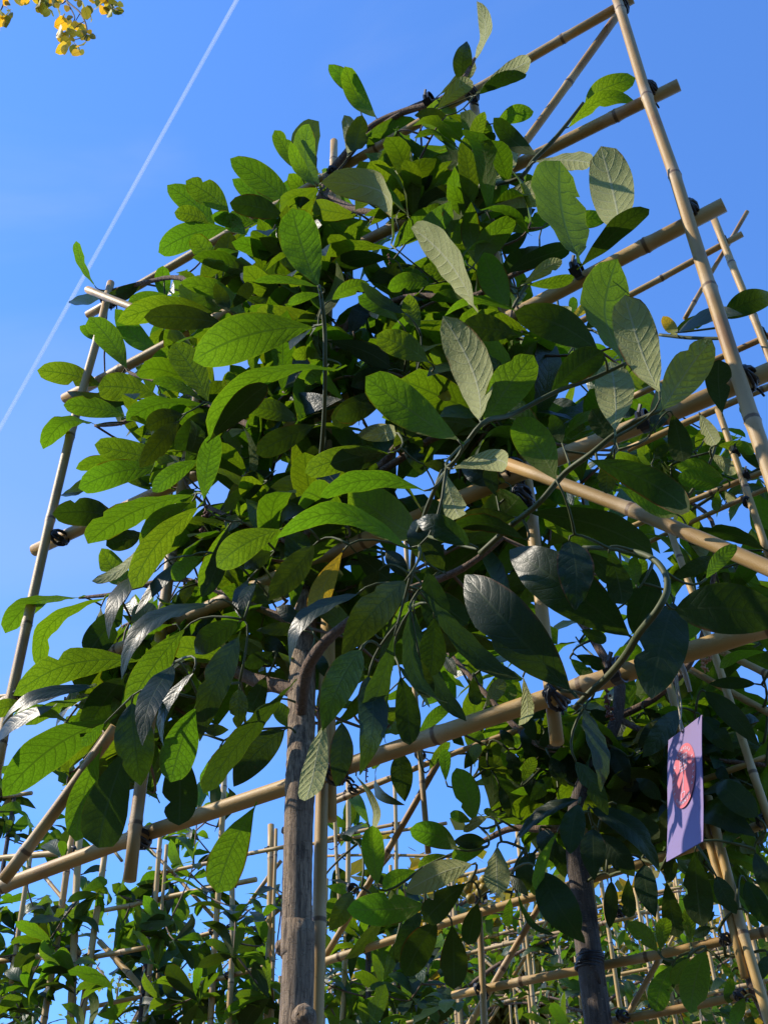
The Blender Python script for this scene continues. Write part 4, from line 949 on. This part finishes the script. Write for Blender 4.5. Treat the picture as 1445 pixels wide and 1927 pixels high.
# unseen evergreen row added behind the camera to block sky light from the nearest tree
rr = random.Random(77); lst = []
for i in range(1500):
    c = rw(rr.uniform(-5.5, 4.0), -2.3 + rr.gauss(0, 0.25), rr.uniform(0.6, 4.8))
    d = nrm(np.array([rr.uniform(-1, 1), rr.uniform(-1, 1), rr.uniform(-.2, 1.2)]))
    for (B, ax, N, s_) in rosette(c, d, 5, rr): lst.append((B, ax, N, s_ * 1.9, rr.randrange(len(VARS))))
hb = bpy.data.objects.new('sky_blocking_row', None)
mbh = MB()
for (B, ax, N, sc_, vi) in lst:
    P, UV = VARS[vi]; mbh.grid(place_grid(P[::3, ::2] * sc_, B, ax, N), UV[::3, ::2])
bpy.data.objects.remove(hb); ob = mbh.build('sky_blocking_row', M_OLD_SHADED, None, rw(0, -2.3, 0)); tag(ob, 'added row of evergreens, unseen behind the camera, blocking sky light', 'light blocker', None, 'stuff')

# distant trees of the surroundings
def far_tree(pos, H, Rr, seed, label, m, nleaf=5000, ls=0.12):
    rr = random.Random(seed); te = empty('broadleaf_tree', pos, label, 'tree', 'broadleaf trees beyond the nursery'); pos = np.array(pos)
    mb = MB(); pts = [pos + np.array([rr.uniform(-.1, .1) * i, rr.uniform(-.1, .1) * i, H * 0.8 * i / 5]) for i in range(6)]
    P, rd = smooth_path(pts, [0.26, 0.22, 0.18, 0.14, 0.09, 0.04], 4); tube(mb, P, rd, 10)
    ends = []
    for i in range(34):
        b = P[rr.randrange(6, len(P))]; a = rr.uniform(0, 6.28); l = Rr * rr.uniform(0.5, 1.0)
        e = b + np.array([math.cos(a) * l, math.sin(a) * l, l * rr.uniform(0.3, 1.2)]); e[2] = min(e[2], H)
        mdp = (b + e) / 2 + np.array([0, 0, -0.1 * l]); q, qr = smooth_path([b, mdp, e], [0.05, 0.03, 0.01], 3); tube(mb, q, qr, 5); ends += [e, mdp, (mdp + e) / 2]
    mb.build('trunk', M_BARK, te, pos)
    V = []; Fc = []; UVs = []
    for i in range(nleaf):
        c = ends[rr.randrange(len(ends))] + np.array([rr.gauss(0, 1), rr.gauss(0, 1), rr.gauss(0, 0.8)]) * Rr * 0.2
        a = nrm([rr.uniform(-1, 1), rr.uniform(-1, 1), rr.uniform(-1, .4)]); b = nrm(np.cross(a, nrm([rr.uniform(-1, 1), rr.uniform(-1, 1), 1.0]))); s = ls * rr.uniform(.6, 1.2); k = len(V)
        V += [c, c + a * s * .5 + b * s * .3, c + a * s, c + a * s * .5 - b * s * .3]; Fc.append((k, k + 1, k + 2, k + 3)); UVs += [(.5, 0), (1, .5), (.5, 1), (0, .5)]
    mb = MB(); mb.add(V, Fc, UVs); o = mb.build('foliage', m, te, pos, False); o['kind'] = 'stuff'
M_AUT2 = leaf_material('turning_leaf', (0.16, 0.15, 0.03), (0.26, 0.19, 0.03), (0.18, 0.16, 0.05), (0.35, 0.32, 0.02), rough=0.5)
M_PALE = leaf_material('pale_green_leaf', (0.10, 0.15, 0.04), (0.14, 0.18, 0.05), (0.16, 0.20, 0.08), (0.35, 0.5, 0.06), rough=0.5)
def gpt(px, py, dist):
    r = ray(px, py); h = nrm([r[0], r[1], 0]); return np.array([h[0] * dist, h[1] * dist, 0]), CAM_H + dist * r[2] / math.hypot(r[0], r[1])
p_, h_ = gpt(225, 1800, 22.0); far_tree(p_, h_, 2.6, 51, 'pale feathery tree far off, low at left between the trellises', M_PALE, 6000)
p_, h_ = gpt(985, 1690, 19.0); far_tree(p_, h_ - 1.1, 2.8, 52, 'yellowing tree beyond the far trellis rows, left of the dark trunk', M_AUT2, 14000, 0.3)
p_, h_ = gpt(1210, 1700, 21.0); far_tree(p_, h_ - 1.0, 2.8, 53, 'yellowing tree beyond the far trellis rows, right of the dark trunk', M_AUT2, 14000, 0.3)

# ------------------------------------------------------------------ autumn branches reaching in at the top left
def autumn_branch(label, limbs, spots, D):
    base = on(limbs[0][0][0] / 5.558, limbs[0][0][1] / 5.558, D)
    br = empty('autumn_branch', base, label, 'branch', 'yellow autumn branches hanging in at the top left')
    rr = random.Random(len(spots))
    for l in limbs:
        P = [on(x / 5.558, y / 5.558, D) for x, y, r in l]; rd = [pxr(r * 0.32, p) for (x, y, r), p in zip(l, P)]
        P, rd = smooth_path(P, rd, 4); mb = MB(); tube(mb, P, rd, 6); mb.build('twig', M_DARKBARK, br, P[0])
    for x, y, w, kind in spots:
        c = on(x / 5.558, y / 5.558, D + rr.uniform(-.06, .06)); vd = nrm(c - CAM)
        N = nrm(-vd + nrm([rr.uniform(-1, 1) for _ in range(3)]) * 0.75)
        if N @ S < 0 and rr.random() < 0.5 and kind == 'y': N = nrm(N + S)
        ax = nrm(np.array([rr.uniform(-.8, .8), rr.uniform(-.8, .8), -1.0])); ax = nrm(ax - (ax @ N) * N)
        L = 1.2 * w / 5.558 * np.linalg.norm(c - CAM) / F_PX
        P, UV = leaf_grid(L, L * rr.uniform(.8, 1.0), 0, 0.05, 0.15, 0.2, nv=7, hu=2, rnd=rr, a=.42, b=.62, petiole=0.3, notch=False)
        mb = MB(); mb.grid(place_grid(P, c - ax * L * .5, ax, N), UV)
        mb.build('leaf', M_AUT if kind == 'y' else M_AUTG, br, c)
M_AUTG = leaf_material('olive_autumn_leaf', (0.10, 0.12, 0.03), (0.14, 0.14, 0.03), (0.14, 0.15, 0.05), (0.28, 0.28, 0.02), rough=0.45)
S1 = [(415, 50, 90, 'y'), (470, 100, 100, 'y'), (545, 120, 90, 'y'), (490, 140, 70, 'o'), (420, 90, 70, 'o'), (520, 30, 80, 'o'), (590, 30, 90, 'o'), (450, 20, 80, 'o'), (635, 140, 110, 'y'), (640, 245, 120, 'y'), (640, 340, 120, 'y'), (660, 395, 100, 'y'), (700, 90, 55, 'o'), (720, 230, 70, 'o'), (735, 290, 90, 'y'), (760, 330, 90, 'o'), (700, 370, 70, 'o'), (690, 440, 90, 'o'),
      (640, 500, 120, 'y'), (690, 520, 90, 'y'), (780, 525, 90, 'o'), (800, 560, 80, 'y'), (860, 480, 110, 'y'), (830, 500, 80, 'y'), (850, 545, 60, 'o'), (840, 40, 60, 'o'), (890, 80, 90, 'y'), (900, 140, 100, 'o'), (965, 190, 80, 'y'), (930, 110, 80, 'o'), (870, 300, 80, 'y'), (840, 350, 80, 'o'), (880, 345, 60, 'o'), (940, 330, 45, 'o'), (970, 385, 55, 'o'), (915, 395, 60, 'o'), (865, 395, 50, 'o'), (790, 250, 70, 'o'), (830, 270, 60, 'o'), (735, 190, 60, 'o'), (760, 400, 60, 'o'), (810, 290, 50, 'y'), (670, 180, 60, 'y'),
      (975, 20, 80, 'y'), (1050, 20, 100, 'o'), (1130, 40, 120, 'y'), (1040, 70, 80, 'y'), (1080, 110, 80, 'y'), (1120, 110, 80, 'o'), (1160, 150, 80, 'y'), (1200, 90, 70, 'y'), (1250, 110, 70, 'o'), (1210, 110, 70, 'o'), (1260, 50, 60, 'o'), (1190, 20, 90, 'o'), (1160, 90, 70, 'o'), (195, 5, 90, 'o'), (260, 5, 80, 'y'), (210, 20, 60, 'y'), (600, 60, 50, 'o'), (480, 60, 70, 'y'), (560, 20, 70, 'y'), (1100, -20, 100, 'y'), (400, -20, 100, 'y'), (620, -30, 100, 'y'), (800, -40, 100, 'o')]
autumn_branch('twigs of small yellow and olive leaves hanging in over the left part of the sky', [[(690, -120, 9), (700, 0, 6), (760, 60, 5), (830, 120, 5), (880, 200, 5), (910, 290, 4.5), (905, 350, 4), (850, 395, 3), (780, 415, 2.5)], [(700, 20, 4), (765, 130, 4), (785, 200, 3), (740, 260, 2), (700, 300, 2)], [(840, 140, 3), (800, 210, 2), (770, 260, 2)], [(700, 0, 4), (650, 40, 3), (560, 40, 3), (460, 40, 2)], [(905, 350, 3), (905, 400, 2), (900, 430, 1.5)], [(890, 220, 3), (840, 250, 2), (780, 300, 2)], [(690, -60, 6), (950, -60, 5), (1120, 0, 4), (1180, 80, 3), (1250, 110, 2)], [(690, -100, 5), (400, -60, 4), (200, -10, 3)], [(700, 380, 2), (760, 420, 2), (800, 480, 2)]], S1, 4.2)
S2 = [(30, 150, 90, 'y'), (70, 170, 100, 'y'), (5, 220, 90, 'y'), (75, 225, 110, 'o'), (25, 170, 60, 'o'), (105, 110, 50, 'y'), (125, 160, 50, 'o'), (60, 20, 60, 'y'), (20, 240, 60, 'y'), (80, 40, 50, 'o'), (-40, 180, 90, 'y'), (-60, 100, 90, 'o')]
autumn_branch('small tuft of yellow leaves right in the top left corner', [[(60, -100, 6), (50, 0, 4), (30, 70, 4), (10, 120, 3), (30, 180, 2)], [(40, 60, 2), (100, 100, 2), (125, 150, 1.5)]], S2, 4.2)

# ------------------------------------------------------------------ the hanging tag
q = [(1257, 1393), (1320, 1345), (1322, 1583), (1253, 1622)]
rs = [ray(*p) for p in q]
A = np.array([rs[0], -rs[1], rs[2], -rs[3]]).T
_, _, vt = np.linalg.svd(A); k_ = vt[-1] / vt[-1][0]
s0 = np.linalg.norm(on(1257, 1393, 0.985) - CAM)
cor = [CAM + rs[i] * k_[i] * s0 for i in range(4)]
TL, TRr, BRr, BL = cor
ex = TRr - TL; ey = BL - TL; ez = nrm(np.cross(ex, ey)); ez = ez if ez @ (CAM - TL) > 0 else -ez
card = empty('plant_tag', TL, 'violet card tag with a round rose print, hanging on string from the bamboo bar', 'tag')
def cp(s, t, h=0.0): return TL + ex * s + ey * t + ez * h
mb = MB(); n = 8; G = np.zeros((n + 1, 5, 3)); UVg = np.zeros((n + 1, 5, 2))
for i in range(n + 1):
    for j in range(5): G[i, j] = cp(j / 4, i / n, 0.0006 * math.sin(i * 0.8)); UVg[i, j] = (j / 4, i / n)
mb.grid(G, UVg); mb.grid(G[:, ::-1] - ez * 0.0007, UVg)
mb.build('card', M_CARD, card, TL)
def disc(s0_, t0_, rs_, rt_2, h, m, name, nseg=40, hole=0.0):
    mb = MB(); vs = []; fs = []
    for i in range(nseg):
        a = 2 * math.pi * i / nseg; vs.append(cp(s0_ + rs_ * math.cos(a), t0_ + rt_2 * math.sin(a), h)); 
        if hole: vs.append(cp(s0_ + rs_ * hole * math.cos(a), t0_ + rt_2 * hole * math.sin(a), h))
    if hole: fs = [(2 * i, 2 * ((i + 1) % nseg), 2 * ((i + 1) % nseg) + 1, 2 * i + 1) for i in range(nseg)]
    else: fs = [tuple(range(nseg))]
    mb.add(vs, fs, [(0, 0)] * len(vs)); return mb.build(name, m, card, TL, smooth=False)
disc(0.5, 0.405, 0.335, 0.262, 0.0009, M_LOGO, 'round_print')
disc(0.46, 0.028, 0.035, 0.012, 0.0009, simple('hole_dark', (0.03, 0.02, 0.05)), 'hole', 14)
def strokes(segs, w, name='printed_lettering', h=0.0013):
    mb = MB()
    for (a, b, c, d) in segs:
        p = cp(a, b, h); q_ = cp(c, d, h); t = nrm(q_ - p); sd = np.cross(ez, t) * w
        mb.add([p - sd, p + sd, q_ + sd, q_ - sd], [(0, 1, 2, 3)], [(0, 0)] * 4)
    return mb.build(name, M_WHITE, card, TL, smooth=False)
aspx = np.linalg.norm(ex); aspy = np.linalg.norm(ey)
segs = []
# small pleached tree: a panel with a trained pattern, a stem and a root block
L0, R0, T0, B0 = 0.40, 0.60, 0.235, 0.365
segs += [(L0, T0, R0, T0), (R0, T0, R0, B0), (R0, B0, L0, B0), (L0, B0, L0, T0), (0.5, T0, 0.5, 0.545)]
for k in (1, 2, 3, 4): segs += [(L0, T0 + (B0 - T0) * k / 5, R0, T0 + (B0 - T0) * k / 5)]
segs += [(0.45, T0, 0.45, B0), (0.55, T0, 0.55, B0), (0.45, 0.545, 0.55, 0.545), (0.55, 0.545, 0.55, 0.595), (0.55, 0.595, 0.45, 0.595), (0.45, 0.595, 0.45, 0.545)]
strokes(segs, 0.00035, 'printed_tree_emblem')
segs = []
rl = random.Random(8)
def glyph(s, t, a, sz):
    ux, uy = math.cos(a), math.sin(a)
    def q(x, y): return (s + (x * ux - y * uy) * sz / aspx, t + (x * uy + y * ux) * sz / aspy)
    k = rl.randrange(4)
    sh = [[(-.4, -.6, -.4, .6), (-.4, -.6, .4, -.5), (-.4, 0, .3, 0), (-.4, .6, .4, .6)], [(-.4, .6, 0, -.6), (0, -.6, .4, .6), (-.2, .2, .2, .2)], [(-.4, -.6, -.4, .6), (-.4, -.6, .3, -.4), (.3, -.4, -.4, 0), (-.4, 0, .4, .6)], [(-.4, .6, -.4, -.6), (-.4, -.6, .4, .6), (.4, .6, .4, -.6)]][k]
    for x0, y0, x1, y1 in sh:
        p, r = q(x0, y0), q(x1, y1); segs.append((*p, *r))
for i in range(30):
    if i in (4, 11, 19, 26): continue
    a = 2 * math.pi * i / 30 - math.pi / 2
    glyph(0.5 + 0.285 * math.cos(a), 0.405 + 0.222 * math.sin(a), a + math.pi / 2, 0.0030)
strokes(segs, 0.00028)

strp = [cp(0.46, 0.03, 0.002), cp(0.44, -0.03, 0.003), on(1281, 1330, 0.975), on(1275, 1290, 0.972), on(1272, 1252, 0.972)]
P, rd = smooth_path(strp, [0.0009] * 5, 4); mb = MB(); tube(mb, P, rd, 6)
P, rd = smooth_path([cp(0.46, 0.03, -0.002), cp(0.43, -0.05, 0.001), on(1277, 1335, 0.978), on(1271, 1290, 0.976), on(1268, 1250, 0.976)], [0.0009] * 5, 4); tube(mb, P, rd, 6)
P, rd = smooth_path([on(1272, 1250, 0.97), on(1280, 1247, 0.965), on(1286, 1262, 0.967), on(1292, 1280, 0.972), on(1298, 1302, 0.978)], [0.0016, 0.002, 0.0028, 0.0026, 0.002], 4); tube(mb, P, rd, 7)
for k in range(3):
    c = on(1271 + k * 3, 1247 - k, 1.0); tube(mb, [c + (nrm(np.cross(bd, CAM - c)) * math.cos(a) + nrm(CAM - c) * math.sin(a)) * 0.0132 for a in np.linspace(0, 6.283, 16)], [0.0009] * 16, 5, caps=False)
mb.build('string', M_STRING, card, TL)
print('objects', len(bpy.data.objects))
